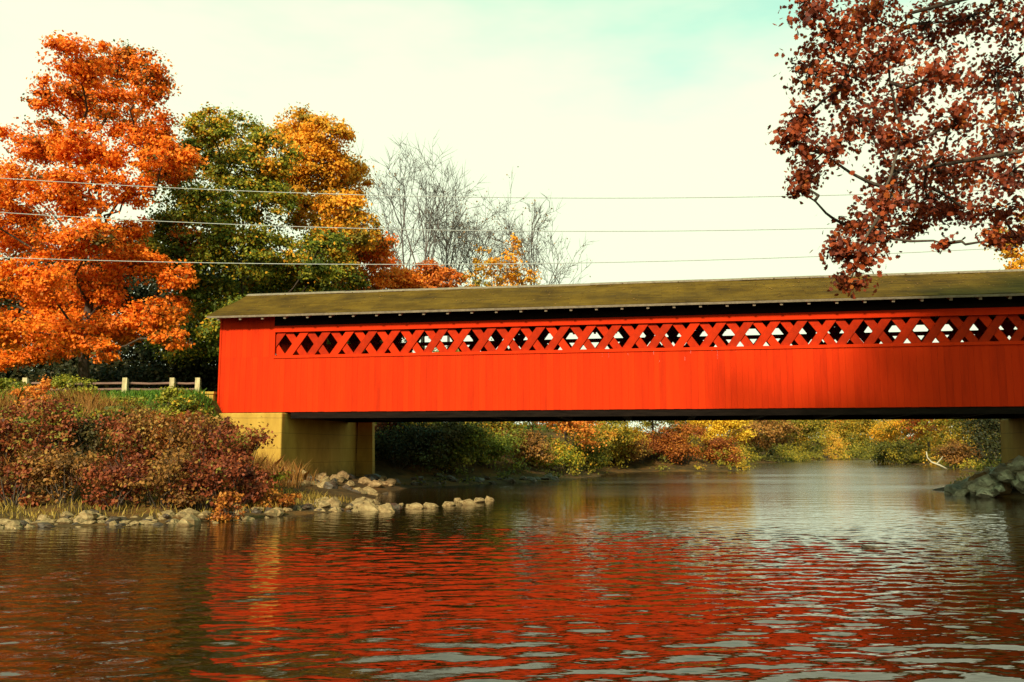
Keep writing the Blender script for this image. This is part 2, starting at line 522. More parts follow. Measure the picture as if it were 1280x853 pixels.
def ground_z(x, y):
    x, y = np.asarray(x, float), np.asarray(y, float)
    d = river_dist(x, y)
    bumps = 0.5 * np.sin(x * 0.9 + 1.3) * np.sin(y * 0.8 + 0.4) + 0.3 * np.sin(x * 2.1 + y * 1.4) + 0.2 * np.sin(x * 3.7 - y * 4.1)
    d = d + 0.45 * bumps
    hi = np.interp(d, [-4, -1, 0, 1, 3, 6, 10, 14, 20, 400], [-1.2, -0.3, 0.0, 0.18, 0.55, 1.5, 3.0, 4.0, 4.25, 6.0])
    lo = np.interp(d, [-4, -1, 0, 2, 6, 30], [-1.2, -0.3, 0.0, 0.15, 0.3, 2.0])
    w = np.clip((y - 9) / 8, 0, 1)
    h = lo + (hi - lo) * w
    h = h + np.clip(d, 0, 2) * 0.04 * bumps
    s = (x - BO[0]) * BC - (y - BO[1]) * BS
    b = (x - BO[0]) * BS + (y - BO[1]) * BC
    side = np.maximum(0, np.maximum(-1.3 - b, b - 8.0)) * 0.75
    h = np.maximum(h, 4.05 - side - np.maximum(0, s + 0.2) * 1.8)
    h = np.maximum(h, 4.05 - side - np.maximum(0, (BL + 0.2) - s) * 1.8)
    return h

def axis(lo, hi, step, far_lo, far_hi, g=1.16):
    c = list(np.arange(lo, hi + step * 0.5, step))
    st, v = step, hi
    up = []
    while v < far_hi:
        st *= g; v += st; up.append(v)
    st, v = step, lo
    dn = []
    while v > far_lo:
        st *= g; v -= st; dn.append(v)
    return np.array(dn[::-1] + c + up)

def grid(xs, ys):
    X, Y = np.meshgrid(xs, ys)
    nx, ny = len(xs), len(ys)
    i = np.arange(ny - 1)[:, None] * nx + np.arange(nx - 1)[None, :]
    F = np.stack([i, i + 1, i + nx + 1, i + nx], -1).reshape(-1, 4)
    return X, Y, F

gx = axis(-34, 32, 0.45, -2500, 2500)
gy = axis(-8, 82, 0.45, -2500, 3000)
X, Y, F = grid(gx, gy)
Z = ground_z(X, Y)
o = link('ground', mesh_from('ground', np.stack([X, Y, Z], -1).reshape(-1, 3), F, M['ground'], True))
tag(o, 'earth river banks with grass on top', 'ground', kind='structure')

# water: real wavelets near the camera, fine ripples in the material
wx = axis(-13, 15, 0.09, -190, 190, 1.12)
wy = np.concatenate([np.arange(4.3, 14, 0.042), axis(14, 27, 0.06, 13.97, 240, 1.05)[1:]])
wy = np.concatenate([[-40, -20, -8, 0, 3], wy])
X, Y, F = grid(wx, wy)
Zw = np.zeros_like(X)
amp_y = np.clip(1 - (Y - 20) / 12, 0, 1) * np.clip((Y - 2) / 2, 0, 1) * np.clip(1 - (np.abs(X - 1) - 12) / 5, 0, 1)
patch = 0.75 + 0.45 * np.sin(X * 0.33 + 0.8 * np.sin(Y * 0.21) + 0.9) * np.sin(Y * 0.42 + X * 0.11 + 0.5)
patch = patch * np.interp(Y, [4, 9, 14, 22], [1.35, 1.25, 0.85, 0.62])
for i in range(72):
    lam = max(0.22, 0.36 * math.exp(rng.normal(0, 0.30)))
    th = math.radians(108) + rng.normal(0, 0.75)
    k = 2 * math.pi / lam
    slope = 0.0165 * (0.7 + 0.6 * rng.random())
    if lam < 0.4: slope *= 0.8
    ph = k * (X * math.cos(th) + Y * math.sin(th)) + rng.random() * 6.28
    Zw += slope / k * np.sin(ph + 0.35 * np.sin(X * 0.8 + Y * 0.5 + i))
Zw *= amp_y * patch
o = link('water', mesh_from('water', np.stack([X, Y, Zw], -1).reshape(-1, 3), F, M['water'], True))
tag(o, 'rippled brown river water reflecting the red bridge', 'river', kind='structure')

# ------------------------------------------------------------------ covered bridge
bridge = empty('covered_bridge', tuple(BO), 'long red covered bridge with a lattice window strip and olive shingle roof', 'bridge', rz=-BTH)
WD = 5.8                                               # distance between the two walls' outer faces
OPEN0, OPEN1, FR1, WTOP = 2.36, 3.34, 3.60, 4.02       # window strip, frieze, wall top
SO, EO = 2.42, BL - 2.42                               # ends of the window strip

def boards(x0, x1, y0, y1, z0, z1, out_sign):
    m = MB()
    x = x0
    while x < x1 - 1e-6:
        w = random.uniform(0.21, 0.29)
        xe = min(x + w, x1)
        if x1 - xe < 0.1: xe = x1
        pr = random.uniform(0, 0.004)
        a, b = (y0 - pr, y1) if out_sign < 0 else (y0, y1 + pr)
        m.box(x + 0.002, xe - 0.002, a, b, z0 + random.uniform(0, 0.008) if z0 == 0 else z0, z1, random.random())
        x = xe
    return m

for near in (True, False):
    sgn = -1 if near else 1
    def yy(a, b):                                      # a..b measured inwards from the wall's outer face
        return (a, b) if near else (WD - b, WD - a)
    boards(0.0, BL, *yy(0.0, 0.045), 0.0, OPEN0 - 0.06, sgn).build('siding', M['red'], bridge)
    boards(0.0, SO, *yy(0.0, 0.045), OPEN0 - 0.058, WTOP, sgn).build('end_panel', M['red'], bridge)
    boards(EO, BL, *yy(0.0, 0.045), OPEN0 - 0.058, WTOP, sgn).build('end_panel', M['red'], bridge)
    MB().box(SO + 0.003, EO - 0.003, *yy(-0.045, 0.05), OPEN0 - 0.12, OPEN0, 0.7).build('sill_board', M['red'], bridge)
    MB().box(SO + 0.003, EO - 0.003, *yy(-0.03, 0.048), OPEN1, FR1 if near else OPEN1 + 0.17, 0.6).build('frieze_board', M['red'], bridge)
    for e in (SO, EO):
        MB().box(e - 0.05, e + 0.05, *yy(-0.024, 0.052), OPEN0 - 0.002, OPEN1 + 0.1, 0.5).build('jamb', M['red'], bridge)
    for e in (0.0, BL):
        MB().box(e - 0.03, e + 0.05, *yy(-0.026, 0.10), 0.0, WTOP - 0.01, 0.3).build('corner_board', M['red'], bridge)
    # lattice truss planks, two crossing layers, one shared mesh each way
    H0, H1, SL, PW = 0.12, WTOP - 0.06, 1.36, 0.30
    run = (H1 - H0) / SL
    hw = PW / 2 / math.sin(math.atan(SL))
    for layer in (0, 1):
        y0, y1 = yy(0.06 + 0.052 * layer, 0.108 + 0.052 * layer)
        d = run if layer == 0 else -run
        lo = [(-hw, y0, H0), (hw, y0, H0), (hw, y1, H0), (-hw, y1, H0)]
        hi = [(d - hw, y0, H1), (d + hw, y0, H1), (d + hw, y1, H1), (d - hw, y1, H1)]
        meshes = [mesh_from('lattice_plank', lo + hi, MB().prism(lo, hi).f, M['lattice'], False, [t] * 6) for t in (0.0, 0.4, 1.0)]
        k = 0
        s0 = 0.12 + (0 if layer == 0 else 0.18)
        s = s0 + (0.25 if layer == 0 else run + 0.25)
        while s + max(d, 0) < BL - 0.25:
            link('lattice_plank', random.choice(meshes), bridge, (s + random.gauss(0, 0.018), 0, 0))
            s += 1.0
    MB().box(0.1, BL - 0.1, *yy(0.175, 0.40), -0.02, 0.25).build('lower_chord', M['old_wood'], bridge)
    MB().box(0.1, BL - 0.1, *yy(0.175, 0.30), 3.66, WTOP).build('top_plate', M['old_wood'], bridge) if near else \
        MB().box(0.1, BL - 0.1, *yy(0.175, 0.30), WTOP - 0.1, WTOP).build('top_plate', M['old_wood'], bridge)
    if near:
        MB().box(SO + 0.003, EO - 0.003, 0.0, 0.045, FR1 + 0.003, WTOP + 0.1).build('eave_shade_strip', M['creosote_and_shade'], bridge)  # dark strip painted in for the eave's shade over the open lattice gap
    MB().box(3.25, BL - 3.9, *yy(0.03, 0.34), -0.26, -0.022).build('bottom_beam', M['creosote_and_shade'], bridge)

MB().box(0.05, BL - 0.05, 0.42, WD - 0.42, 0.02, 0.14).build('deck', M['old_wood'], bridge)
for i in range(12):
    s = 3.6 + i * (BL - 7.9) / 11
    MB().box(s - 0.13, s + 0.13, 0.36, WD - 0.36, -0.24, 0.018).build('floor_beam', M['old_wood'], bridge)
for i in range(13):
    s = 0.6 + i * (BL - 1.2) / 12
    MB().box(s - 0.09, s + 0.09, 0.31, WD - 0.31, 3.80, 3.98).build('tie_beam', M['old_wood'], bridge)

# roof: two slopes with real thickness, ridge cap, gables, rafter tails
RZ, EZ, EY = 5.50, 4.0, -0.75
slope = (RZ - EZ) / (WD / 2 - EY)
ang = math.atan(slope)
LEN = (WD / 2 - EY) / math.cos(ang)
for near in (True, False):
    m = MB()
    xs = np.linspace(-0.28, BL + 0.28, 40)
    rows = 9
    vs, fs = [], []
    for r in range(rows):
        for x in xs:
            t = r / (rows - 1)
            wob = 0.014 * math.sin(x * 0.7 + r) + 0.012 * math.sin(x * 2.1 - r * 1.3)
            vs.append((x, t * LEN, wob if 0 < r else wob * 0.6))
    nx = len(xs)
    for r in range(rows - 1):
        for i in range(nx - 1):
            fs.append((r * nx + i, r * nx + i + 1, (r + 1) * nx + i + 1, (r + 1) * nx + i))
    top = len(vs)
    for r in range(rows):
        for i in range(nx):
            x, y, z = vs[r * nx + i]
            vs.append((x, y, -0.085))
    for r in range(rows - 1):
        for i in range(nx - 1):
            fs.append(tuple(top + q for q in (r * nx + i, (r + 1) * nx + i, (r + 1) * nx + i + 1, r * nx + i + 1)))
    def edge(idx):
        for a, b in zip(idx[:-1], idx[1:]):
            fs.append((a, b, top + b, top + a))
    edge([i for i in range(nx)][::-1]); edge([(rows - 1) * nx + i for i in range(nx)])
    edge([r * nx for r in range(rows)]); edge([r * nx + nx - 1 for r in range(rows)][::-1])
    rf = link('roof_slope', mesh_from('roof_slope', vs, fs, M['roof'], False), bridge)
    if near:
        rf.location = (0, EY, EZ); rf.rotation_euler = (ang, 0, 0)
    else:
        rf.location = (BL, WD - EY, EZ); rf.rotation_euler = (ang, 0, math.pi)
    # battens along the eave's edge
    fb = MB().box(-0.26, BL + 0.26, -0.03, -0.004, -0.10, -0.02)
    fo = fb.build('fascia_board', M['rafter'], rf)
    rt = MB().box(-0.05, 0.05, 0.03, 1.1, -0.22, -0.09).v
    rme = mesh_from('rafter_tail', rt, MB().box(0, 1, 0, 1, 0, 1).f, M['rafter'])
    k = 0
    while 0.2 + k * 0.985 < BL - 0.1:
        link('rafter_tail', rme, rf, (0.2 + k * 0.985, 0, 0)); k += 1
cap = MB()
for i in range(24):
    x0 = -0.29 + i * (BL + 0.58) / 24
    x1 = x0 + (BL + 0.58) / 24 - 0.004
    h = RZ + random.uniform(0.035, 0.055)
    y = WD / 2
    cap.prism([(x0, y - 0.2, h - 0.115), (x0, y, h - 0.02), (x0, y + 0.2, h - 0.115), (x0, y + 0.2, h - 0.085), (x0, y, h + 0.012), (x0, y - 0.2, h - 0.085)],
              [(x1, y - 0.2, h - 0.115), (x1, y, h - 0.02), (x1, y + 0.2, h - 0.115), (x1, y + 0.2, h - 0.085), (x1, y, h + 0.012), (x1, y - 0.2, h - 0.085)])
cap.build('ridge_cap', M['rafter'], bridge)
for e in (0.0, BL):
    x0, x1 = (e - 0.05, e - 0.001) if e == 0 else (e + 0.001, e + 0.05)
    g = [(0.1, 3.6), (WD - 0.1, 3.6), (WD - 0.1, 4.2), (WD / 2, RZ - 0.15), (0.1, 4.2)]
    MB().prism([(x0, a, b) for a, b in g], [(x1, a, b) for a, b in g]).build('gable', M['red'], bridge)

def roof_litter():
    n = 420
    t = rng.random(n) ** 0.6
    x = np.where(rng.random(n) < 0.45, rng.uniform(22, BL, n), rng.uniform(0, BL, n))
    P = []
    for xi, ti in zip(x, t):
        lx, ly = xi, EY + ti * (WD / 2 - EY) * 0.96
        lz = EZ + (ly - EY) * slope + 0.045
        P.append((BO[0] + lx * BC + ly * BS, BO[1] - lx * BS + ly * BC, BO[2] + lz))
    P = np.array(P)
    b = np.tile((BC, -BS, 0.0), (n, 1)) + rng.normal(0, 0.5, (n, 3)) * (1, 1, 0.15)
    up = np.array((-BS * math.sin(ang), -BC * math.sin(ang), math.cos(ang)))
    b = b - (b @ up)[:, None] * up
    b /= np.linalg.norm(b, axis=1, keepdims=True)
    a = np.cross(up, b)
    sz = rng.uniform(0.05, 0.12, n)[:, None]
    V = np.stack([P - a * sz * 0.5, P + b * sz * 0.35 + up * 0.01, P + a * sz * 0.5, P - b * sz * 0.35 + up * 0.01], 1)
    me = mesh_from('fallen_leaves', V.reshape(-1, 3), np.arange(n * 4).reshape(-1, 4), LM['brown'], False, np.clip(rng.normal(0.25, 0.25, n), 0, 1))
    tag(link('fallen_leaves', me), 'dead brown leaves scattered on the bridge roof', 'leaves', kind='stuff')
roof_litter()

# ------------------------------------------------------------------ abutments
def abutment(label, corners, ztop, zbot, batter, extra=None):
    c = np.mean([bridge_pt(s, b)[:2] for s, b in corners], 0)
    root = empty('bridge_abutment', (c[0], c[1], zbot), label, 'abutment')
    lo, hi = [], []
    for s, b in corners:
        p = bridge_pt(s, b)
        q = np.array((p[0], p[1]))
        r = c + (q - c) * batter
        lo.append((r[0] - c[0], r[1] - c[1], 0)); hi.append((q[0] - c[0], q[1] - c[1], ztop - zbot))
    m = MB().prism(lo[::-1], hi[::-1])
    w = m.build('wall', M['concrete'], root)
    bv = w.modifiers.new('bevel', 'BEVEL'); bv.width = 0.05; bv.segments = 2
    return root, c
rootL, cL = abutment('tan concrete abutment under the left end of the bridge', [(-0.9, -0.32), (3.02, -0.32), (3.7, 6.9), (-0.9, 6.9)], BO[2] - 0.035, -0.6, 1.03)
rootR, cR = abutment('dark concrete abutment rising behind pale rocks at the right end', [(BL - 4.6, -0.4), (BL + 1.5, -0.4), (BL + 1.5, 6.6), (BL - 4.6, 6.6)], BO[2] - 0.27, -0.6, 1.03)
# far corner pillar of the left abutment
p = bridge_pt(4.06, 7.05)
pil = empty('wing_pillar', (p[0], p[1], -0.3), 'mossy concrete corner pillar behind the left abutment, under the bridge', 'pillar')
MB().prism([(-0.42, -0.42, 0), (0.42, -0.42, 0), (0.42, 0.42, 0), (-0.42, 0.42, 0)], [(-0.34, -0.34, 3.7), (0.34, -0.34, 3.7), (0.34, 0.34, 3.7), (-0.34, 0.34, 3.7)]).build('shaft', M['concrete'], pil)
MB().box(-0.42, 0.42, -0.42, 0.42, 3.703, 3.9).build('cap', M['concrete'], pil)
# stub of parapet with a cap, left of the siding
p = bridge_pt(-0.62, 0.05)
par = empty('parapet_stub', (p[0], p[1], BO[2] - 0.03), 'short tan concrete parapet with cap slab against the left end of the bridge', 'parapet', rz=-BTH)
MB().box(-0.22, 0.50, -0.25, 0.45, 0.0, 0.80).build('block', M['concrete'], par)
MB().box(-0.28, 0.555, -0.31, 0.5, 0.803, 0.90).build('cap_slab', M['concrete'], par)

# ------------------------------------------------------------------ foliage builders
LEAF4 = (np.array([(0, 0, 0), (0.36, 0.45, 0.07), (0, 1, -0.03), (-0.36, 0.45, 0.07)], float), np.array([(0, 1, 2, 3)]))
_oak = [(0, 0), (0.10, 0.16), (0.30, 0.22), (0.20, 0.38), (0.46, 0.50), (0.27, 0.62), (0.36, 0.80), (0.14, 0.84), (0, 1.0)]
_ov = [(x, y, 0.16 * x) for x, y in _oak] + [(-x, y, 0.16 * x) for x, y in _oak[-2:0:-1]]
LEAF_OAK_POLY = np.array(_ov, float)

def unit(v):
    return v / (np.linalg.norm(v, axis=-1, keepdims=True) + 1e-9)

def leaf_frames(P, outward, up=0.45, rnd=0.8):
    n = len(P)
    nor = unit(outward * 0.6 + np.array((0, -0.1, up)) + rng.normal(0, rnd * 0.6, (n, 3)))
    a = unit(np.cross(nor, rng.normal(0, 1, (n, 3))))
    a = unit(a - np.array((0, 0, 0.35)))               # leaves droop a little
    b = unit(np.cross(a, nor))
    nor = np.cross(b, a)
    return b, a, nor

def leaves_mesh(name, P, outward, size, tints, mat, template=LEAF4, up=0.45, rnd=0.8):
    T, TF = template
    b, a, c = leaf_frames(P, outward, up, rnd)
    sz = size * rng.uniform(0.7, 1.3, len(P))
    V = P[:, None, :] + sz[:, None, None] * (T[None, :, 0:1] * b[:, None] + (T[None, :, 1:2] - 0.5) * a[:, None] + T[None, :, 2:3] * c[:, None])
    k = len(T)
    Fc = (np.arange(len(P))[:, None, None] * k + TF[None]).reshape(-1, TF.shape[1])
    return mesh_from(name, V.reshape(-1, 3), Fc, mat, False, np.clip(np.repeat(tints, len(TF)), 0, 1))

def clumps_in(center, r, n, shell=0.55):
    d = unit(rng.normal(0, 1, (n, 3)))
    rad = (shell + (1 - shell) * rng.random(n)) ** 0.7
    return center + d * rad[:, None] * r, d

def crook(p0, p1, n=5, amp=0.08, sag=0.0):
    p0, p1 = np.asarray(p0, float), np.asarray(p1, float)
    L = np.linalg.norm(p1 - p0)
    pts = []
    for i in range(n + 1):
        t = i / n
        q = p0 + (p1 - p0) * t + (rng.normal(0, amp * L * 0.5, 3) if 0 < i < n else 0)
        q = q + np.array((0, 0, sag * L * math.sin(math.pi * t)))
        pts.append(q)
    return pts

def lobed_tree(name, label, cat, base, lobes, leaf, n_leaf, pal, trunk_r, fork_z, group=None, clump_n=16, bark='bark', spread=0.30, cl_var=0.28, shell=0.5, per_lobe_limb=True):
    """lobes: (centre, radii, tint) in world space; limbs reach from the trunk to each lobe"""
    base = np.asarray(base, float)
    root = empty(name, tuple(base), label, cat, group)
    cen = np.array([l[0] for l in lobes])
    topz = fork_z + (cen[:, 2].max() - fork_z) * 0.72
    axis_xy = cen[:, :2].mean(0) * 0.5 + base[:2] * 0.5
    tp = [base - (0, 0, 0.25), base + (0, 0, 0.5)]
    for t in (0.35, 0.7, 1.0):
        z = fork_z + (topz - fork_z) * (t - 0.35) / 0.65
        xy = base[:2] + (axis_xy - base[:2]) * t
        tp.append(np.array((xy[0] + rng.normal(0, 0.15), xy[1] + rng.normal(0, 0.15), z)))
    rad = [trunk_r * 1.35, trunk_r, trunk_r * 0.75, trunk_r * 0.38, trunk_r * 0.1]
    MB().tube([q - base for q in tp], rad, 9).build('trunk', M[bark], root, smooth=True)
    P, Ou, Ti = [], [], []
    area = np.array([r[0] * r[2] + r[0] * r[1] for _, r, _ in lobes])
    share = np.maximum(1, (n_leaf * area / area.sum())).astype(int)
    for (c, r, ti), nl in zip(lobes, share):
        c, r = np.asarray(c, float), np.asarray(r, float)
        k = clump_n
        cc, dd = clumps_in(c, r * 0.95, k, shell)
        if per_lobe_limb:
            tz = np.clip(c[2] - 0.6 * np.linalg.norm(c[:2] - axis_xy) - 0.5, fork_z, topz)
            f = (tz - fork_z) / max(topz - fork_z, 0.1)
            st = np.array((*(base[:2] + (axis_xy - base[:2]) * (0.35 + 0.65 * f)), tz))
            lm = MB()
            lr = trunk_r * 0.24
            lm.tube([q - base for q in crook(st, c, 4, 0.1)], np.linspace(lr, lr * 0.4, 5), 6)
            for q in cc[:8]:
                lm.tube([w - base for w in crook(c, q, 3, 0.12)], np.linspace(lr * 0.4, lr * 0.1, 4), 4)
            lm.build('limb', M[bark], root, smooth=True)
        per = rng.multinomial(nl, rng.dirichlet(np.full(k, 1.7)))
        for j in range(k):
            m = per[j]
            if not m: continue
            g = rng.normal(0, 1, (m, 3))
            g = unit(g) * (np.minimum(np.abs(rng.normal(0, 0.62, m)), 1.25))[:, None]
            pr = r.mean() * spread * rng.uniform(0.6, 1.5)
            q = cc[j] + g * np.array((pr * 1.3, pr * 1.3, pr * 0.7))
            loose = rng.random(m) < 0.09
            q[loose] = c + unit(rng.normal(0, 1, (m, 3)))[loose] * (rng.random(m) ** 0.4)[loose][:, None] * r
            P.append(q - base)
            Ou.append(unit(g * 0.7 + dd[j] * 0.6))
            Ti.append(ti + rng.normal(0, cl_var * 0.55) + rng.normal(0, cl_var * 0.6, m))
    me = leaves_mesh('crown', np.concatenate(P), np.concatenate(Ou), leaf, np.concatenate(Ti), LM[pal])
    tag(link('crown', me, root), kind='stuff')
    return root

def px_lobes(Y, spec, dy=3.0, tint=0.5, flat=0.85):
    """lobes given as (px, py, half-width px, half-height px[, tint]) of a tree standing at distance Y"""
    L = []
    for s in spec:
        yo = Y + rng.uniform(-dy, dy)
        c = at(s[0], s[1], yo)
        k = yo / FPX
        L.append((c, np.array((s[2] * k, max(s[2], s[3]) * k * flat, s[3] * k)), s[4] if len(s) > 4 else tint))
    return L

def gz(x, y):
    return float(ground_z(np.array([x]), np.array([y]))[0])
def foot(px, Y, sink=0.0):
    x = (px - 640) / FPX * Y
    return np.array((x, Y, gz(x, Y) - sink))

# ------------------------------------------------------------------ the big trees on the left
L = px_lobes(51, [(95, 78, 48, 36), (150, 82, 40, 34, .35), (190, 100, 34, 38, .35), (58, 120, 26, 26, .5), (120, 130, 60, 34), (185, 165, 42, 36, .4),
                  (45, 178, 46, 34), (110, 185, 56, 32, .6), (205, 195, 44, 28, .7), (15, 228, 48, 36), (85, 240, 64, 34, .65), (160, 232, 34, 26, .75),
                  (215, 215, 30, 20, .7), (-40, 250, 48, 60), (20, 290, 60, 34, .6), (95, 300, 62, 34, .5), (168, 288, 26, 18, .75), (170, 332, 44, 26, .7),
                  (220, 345, 26, 24, .6), (-20, 350, 50, 44), (45, 352, 50, 34, .7), (135, 362, 30, 30, .6), (80, 402, 54, 30, .7), (10, 410, 44, 26, .7),
                  (150, 408, 44, 24, .65), (195, 395, 36, 28, .6), (100, 425, 40, 22, .6), (55, 438, 40, 18, .6), (5, 450, 34, 16, .5), (105, 350, 40, 30, .5), (70, 375, 44, 24, .65), (150, 310, 34, 26, .45), (230, 300, 22, 26, .4), (220, 390, 26, 22, .5), (128, 440, 24, 16, .55), (215, 425, 24, 16, .4)], 4.2, .62)
lobed_tree('maple_tree', 'tall bright orange maple towering at the left edge, behind the rail fence', 'tree', foot(105, 53.5), L, 0.20, 165000, 'orange', 0.40, 8.0, clump_n=26, spread=0.30, cl_var=0.36, shell=0.2)
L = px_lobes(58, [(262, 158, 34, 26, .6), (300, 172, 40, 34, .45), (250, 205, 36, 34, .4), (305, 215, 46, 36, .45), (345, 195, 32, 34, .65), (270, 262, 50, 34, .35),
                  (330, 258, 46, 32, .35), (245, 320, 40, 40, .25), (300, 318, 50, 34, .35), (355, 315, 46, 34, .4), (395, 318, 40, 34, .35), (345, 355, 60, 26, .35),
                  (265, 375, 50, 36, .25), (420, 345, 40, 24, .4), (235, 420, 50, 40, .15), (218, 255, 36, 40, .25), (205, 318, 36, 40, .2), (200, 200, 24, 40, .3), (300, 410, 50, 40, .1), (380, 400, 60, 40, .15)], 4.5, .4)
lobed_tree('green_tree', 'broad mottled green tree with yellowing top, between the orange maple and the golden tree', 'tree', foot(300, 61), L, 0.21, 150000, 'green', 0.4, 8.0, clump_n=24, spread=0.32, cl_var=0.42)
L = px_lobes(62, [(372, 165, 40, 28, .75), (412, 172, 34, 30, .7), (395, 212, 46, 32, .65), (440, 222, 24, 34, .6), (362, 232, 32, 30, .5), (430, 262, 34, 28, .55),
                  (395, 270, 40, 28, .45), (452, 290, 24, 24, .3), (420, 300, 36, 26, .35)], 3.5, .55)
lobed_tree('golden_tree', 'golden orange tree right of the green tree, its crown tapering to the right', 'tree', foot(405, 63), L, 0.22, 66000, 'gold', 0.35, 9.0, clump_n=24, spread=0.32, cl_var=0.40)
L = px_lobes(66, [(470, 305, 24, 20), (448, 325, 30, 24), (480, 335, 22, 22), (495, 350, 30, 14, .8), (455, 355, 36, 20)], 2, .5)
lobed_tree('small_orange_tree', 'small orange tree below the golden tree, just over the left part of the roof', 'tree', foot(468, 66), L, 0.23, 20000, 'orange', 0.2, 6.0, clump_n=16, spread=0.4, cl_var=0.36)
L = px_lobes(70, [(505, 348, 24, 14), (535, 342, 26, 16, .6), (560, 350, 24, 12), (520, 365, 40, 16)], 2, .55)
lobed_tree('small_red_orange_tree', 'low red-orange treetop showing over the roof beneath the bare trees', 'tree', foot(530, 70), L, 0.23, 15000, 'scarlet', 0.2, 6.0, clump_n=16, spread=0.4)
L = px_lobes(84, [(612, 325, 24, 20, .5), (640, 315, 15, 22, .9), (655, 345, 25, 14, .7), (600, 350, 30, 14, .4), (630, 350, 30, 20, .5)], 2, .6)
lobed_tree('olive_treetop', 'sparse olive and gold treetop between the two groups of bare trees', 'tree', foot(622, 84), L, 0.26, 3600, 'gold', 0.18, 7.0, clump_n=12, spread=0.4)

# dark undergrowth under the big trees
def shrub(name, label, cat, base, w, h, pal, n, leaf, tint=0.5, group=None, stems=5, lob=7, depth=None, loose=False):
    base = np.asarray(base, float)
    root = empty(name, tuple(base), label, cat, group)
    st = MB()
    P, Ou, Ti = [], [], []
    d = depth or w * 0.8
    for i in range(lob):
        a = rng.random() * 6.28
        rr = 0.62 * math.sqrt(rng.random())
        zc = h * rng.uniform(0.28, 0.86) * (1 - 0.35 * rr)
        c = np.array((math.cos(a) * rr * w / 2, math.sin(a) * rr * d / 2, zc))
        r = np.array((w * 0.24, d * 0.24, h * 0.2)) * rng.uniform(0.8, 1.3)
        if loose:                                      # ragged outline: sprays of very different height and size
            c[2] = h * (0.12 + 1.05 * rng.random() ** 1.2)
            r = r * np.array((0.8, 0.8, 1.0)) * rng.uniform(0.6, 1.3)
        if i < stems:
            st.tube(crook((c[0] * 0.15, c[1] * 0.15, -0.15), c + (0, 0, r[2] * 0.5), 4, 0.08), np.linspace(0.012 + h * 0.008, 0.005, 5), 5)
        for j in range(6):
            g0 = unit(rng.normal(0, 1, 3)) * rng.uniform(0.3, 1.0)
            cc = c + g0 * r
            m = max(3, n // (lob * 6))
            g = rng.normal(0, 0.5, (m, 3))
            q = cc + g * r * 0.62
            q[:, 2] = np.abs(q[:, 2])
            P.append(q); Ou.append(unit(g + g0 * 0.8))
            Ti.append(tint + rng.normal(0, 0.20) + rng.normal(0, 0.18, m))
    st.build('stem', M['bark'], root, smooth=True)
    me = leaves_mesh('foliage', np.concatenate(P), np.concatenate(Ou), leaf, np.concatenate(Ti), LM[pal])
    tag(link('foliage', me, root), kind='stuff')
    return root

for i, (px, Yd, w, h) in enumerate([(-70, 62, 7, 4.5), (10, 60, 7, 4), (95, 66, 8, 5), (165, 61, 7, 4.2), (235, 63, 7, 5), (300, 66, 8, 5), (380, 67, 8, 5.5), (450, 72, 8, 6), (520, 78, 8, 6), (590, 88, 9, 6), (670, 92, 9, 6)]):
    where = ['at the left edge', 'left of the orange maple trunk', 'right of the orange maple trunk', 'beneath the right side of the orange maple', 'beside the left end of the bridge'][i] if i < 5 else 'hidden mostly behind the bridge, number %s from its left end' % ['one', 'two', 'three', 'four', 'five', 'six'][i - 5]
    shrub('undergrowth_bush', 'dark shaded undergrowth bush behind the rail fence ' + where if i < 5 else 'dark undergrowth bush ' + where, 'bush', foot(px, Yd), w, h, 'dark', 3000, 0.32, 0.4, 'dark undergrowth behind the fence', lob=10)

# woodland behind, a mass nobody could count
def thicket(name, label, P0, hts, leaf, tints, pal, per):
    n = len(P0)
    m = n * per
    idx = np.repeat(np.arange(n), per)
    g = rng.normal(0, 1, (m, 3))
    g = unit(g) * np.abs(rng.normal(0, 0.6, m))[:, None]
    rad = hts[idx]
    P = P0[idx] + g * np.stack([rad, rad, rad * 0.65], 1)
    me = leaves_mesh(name, P, unit(g + (0, -0.2, 0.2)), leaf[idx], tints[idx] + rng.normal(0, 0.13, m), LM[pal])
    tag(link(name, me), label, 'woodland', kind='stuff')
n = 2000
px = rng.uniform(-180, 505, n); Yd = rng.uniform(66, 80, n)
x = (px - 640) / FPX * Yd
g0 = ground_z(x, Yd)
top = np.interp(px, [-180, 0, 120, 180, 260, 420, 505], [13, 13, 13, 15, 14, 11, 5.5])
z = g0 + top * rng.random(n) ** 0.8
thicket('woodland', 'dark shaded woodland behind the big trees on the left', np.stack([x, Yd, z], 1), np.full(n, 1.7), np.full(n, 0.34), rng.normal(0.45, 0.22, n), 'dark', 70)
n = 9000
x = rng.uniform(-14, 130, n); y = rng.uniform(43, 215, n)
d = river_dist(x, y)
pxs = x / y * FPX + 640
ok = (d > 0.25) & (d < 16) & (pxs > 440) & (pxs < 1262)
x, y, d, pxs = x[ok], y[ok], d[ok], pxs[ok]
h = np.interp(d, [0.25, 0.8, 3, 8, 16], [0.25, 0.8, 2.4, 6.0, 10.0]) * rng.random(len(x)) * np.interp(y, [45, 80, 200], [0.9, 1.0, 1.35]) * np.interp(pxs, [930, 985, 1110, 1160], [1.0, 0.5, 0.5, 1.0])
gh = ground_z(x, y)
rise = np.interp(pxs, [700, 722, 762, 790, 915, 935, 1120, 1170], [0.165, 0.05, 0.05, 0.085, 0.085, 0.046, 0.046, 0.13])   # low growth in the bends
h = np.minimum(h, np.where(rise < 0.06, 1.8 - np.interp(y, [45, 80, 200], [0.5, 0.7, 1.2]), 1.0) + rise * y - gh)
h = np.maximum(h, 0.1)
tt = 0.30 + 0.22 * np.sin(pxs * 0.043 + 1) + 0.2 * np.sin(pxs * 0.11) + rng.normal(0, 0.13, len(x)) + np.clip((pxs - 700) / 500, -0.4, 0.2) - np.where(h < 0.5, 0.15, 0)
